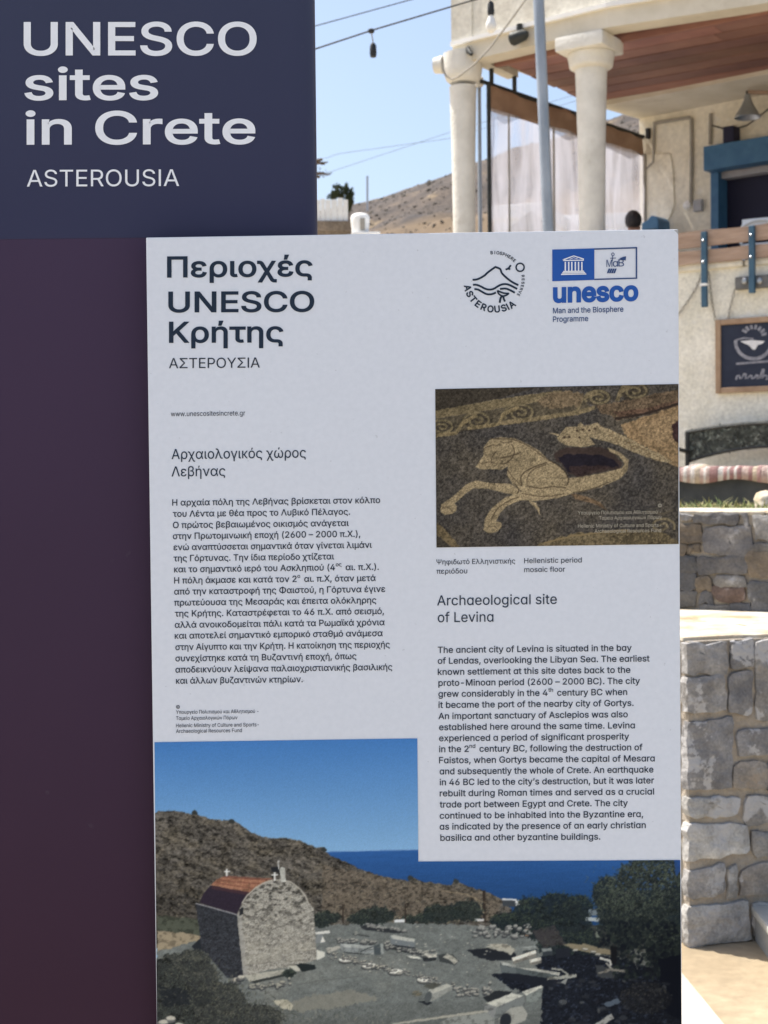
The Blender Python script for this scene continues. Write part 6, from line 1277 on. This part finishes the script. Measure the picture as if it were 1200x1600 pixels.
for q in range(30): x = random.uniform(440, 640); rock(*T6([(x, 1120 - (x - 440) * .06 + random.gauss(0, 10))])[0], random.uniform(1.5, 5), random.uniform(1, 2.5), (158, 158, 146))
ph.fill(T6([(540, 1180), (600, 1176), (628, 1200), (620, 1222), (570, 1212)]), (172, 170, 154), 2, 1, 1 - .15 * dark); rock(*T6([(380, 1092)])[0], 7, 4, (176, 172, 160)); rock(*T6([(400, 1080)])[0], 5, 3.5, (186, 184, 172))
# bush at the lower left, dry weeds along the bottom
BB = [(56, 59, 58), (40, 44, 47), (70, 73, 68), (88, 90, 82)]
for (x, y, a, b) in [(268, 1520, 30, 32), (300, 1530, 40, 34), (340, 1560, 40, 26), (270, 1570, 36, 40), (320, 1590, 60, 32), (390, 1590, 50, 22), (300, 1500, 26, 18), (300, 1640, 80, 50)]: clump(x, y, a, b, BB, 260, 3.2)
ph.fill([(238, 1498), (262, 1494), (300, 1560), (300, 1700), (238, 1700)], (52, 56, 55), 3, 1, 1 + .6 * (n_fin - .5) - .3 * dark); sprays(300, 1530, 40, 34, BB, 260); sprays(340, 1560, 40, 26, BB, 220); sprays(390, 1590, 50, 22, BB, 220)
ph.fill([(244, 1540), (290, 1545), (296, 1570), (252, 1572)], (32, 36, 42), 6, .7); ph.fill([(296, 1545), (330, 1552), (320, 1572), (300, 1570)], (38, 42, 44), 5, .6)
for q in range(900):
    x = random.uniform(243, 470); y = random.uniform(1490, 1690)
    if y < 1486 + max(0, x - 300) * .52 + random.gauss(0, 6): continue
    a = random.uniform(0, 3.14); L_ = random.uniform(2, 6); ph.line([(x, y), (x + L_ * math.cos(a), y - L_ * math.sin(a))], .9, random.choice([(98, 100, 86), (80, 84, 74), (44, 48, 48), (60, 64, 60), (112, 112, 98)]), .3, .8)
for q in range(500):
    x = random.uniform(430, 610); y = random.uniform(1575, 1690); a = random.gauss(1.57, .6); L_ = random.uniform(2, 7); ph.line([(x, y), (x + L_ * math.cos(a), y - L_ * math.sin(a))], .8, random.choice([(84, 88, 84), (66, 70, 68), (140, 138, 126), (56, 60, 60)]), .3, .7)
for (x, y, r_) in [(262, 1592, 7), (250, 1598, 7), (275, 1602, 6)]: rock(x, y, r_, r_ * .7, (178, 176, 166))
ph.im *= (1 - .22 * np.clip((X - 900) / 150, 0, 1) * np.clip((Y - 1400) / 90, 0, 1))[..., None]; ph.soften(.5); ph.im *= (1 + .06 * (ph.r.rand(*X.shape) - .5))[..., None]
def warp_l(X, Y):
    v = (Y - 1150) / 542; xl_ = 241.3 + 4.9 * v; xr_ = 1061.4 + 4.2 * v; u = (X - 241) / 825
    top = np.interp(X, [241, 652, 1066], [1160, 1154, 1149]); mid = np.interp(X, [241, 655, 1066], [1349, 1346, 1343.6])
    t_ = np.where(Y < 1346, (Y - 1154) / (1346 - 1154), 0)
    return xl_ + (xr_ - xl_) * u, np.where(Y < 1346, top + (mid - top) * t_, mid + (Y - 1346) * (1692 - mid) / (1692 - 1346))
lph = ph.build('chapel_photograph', tp_o, warp_l, keep=lambda cx, cy: ((cy > 1346) | (cx < 653.8)) & (cy > 1154) & (cy < 1690))
tag(lph, 'printed photograph of a stone chapel, fallen marble columns and blue sea')
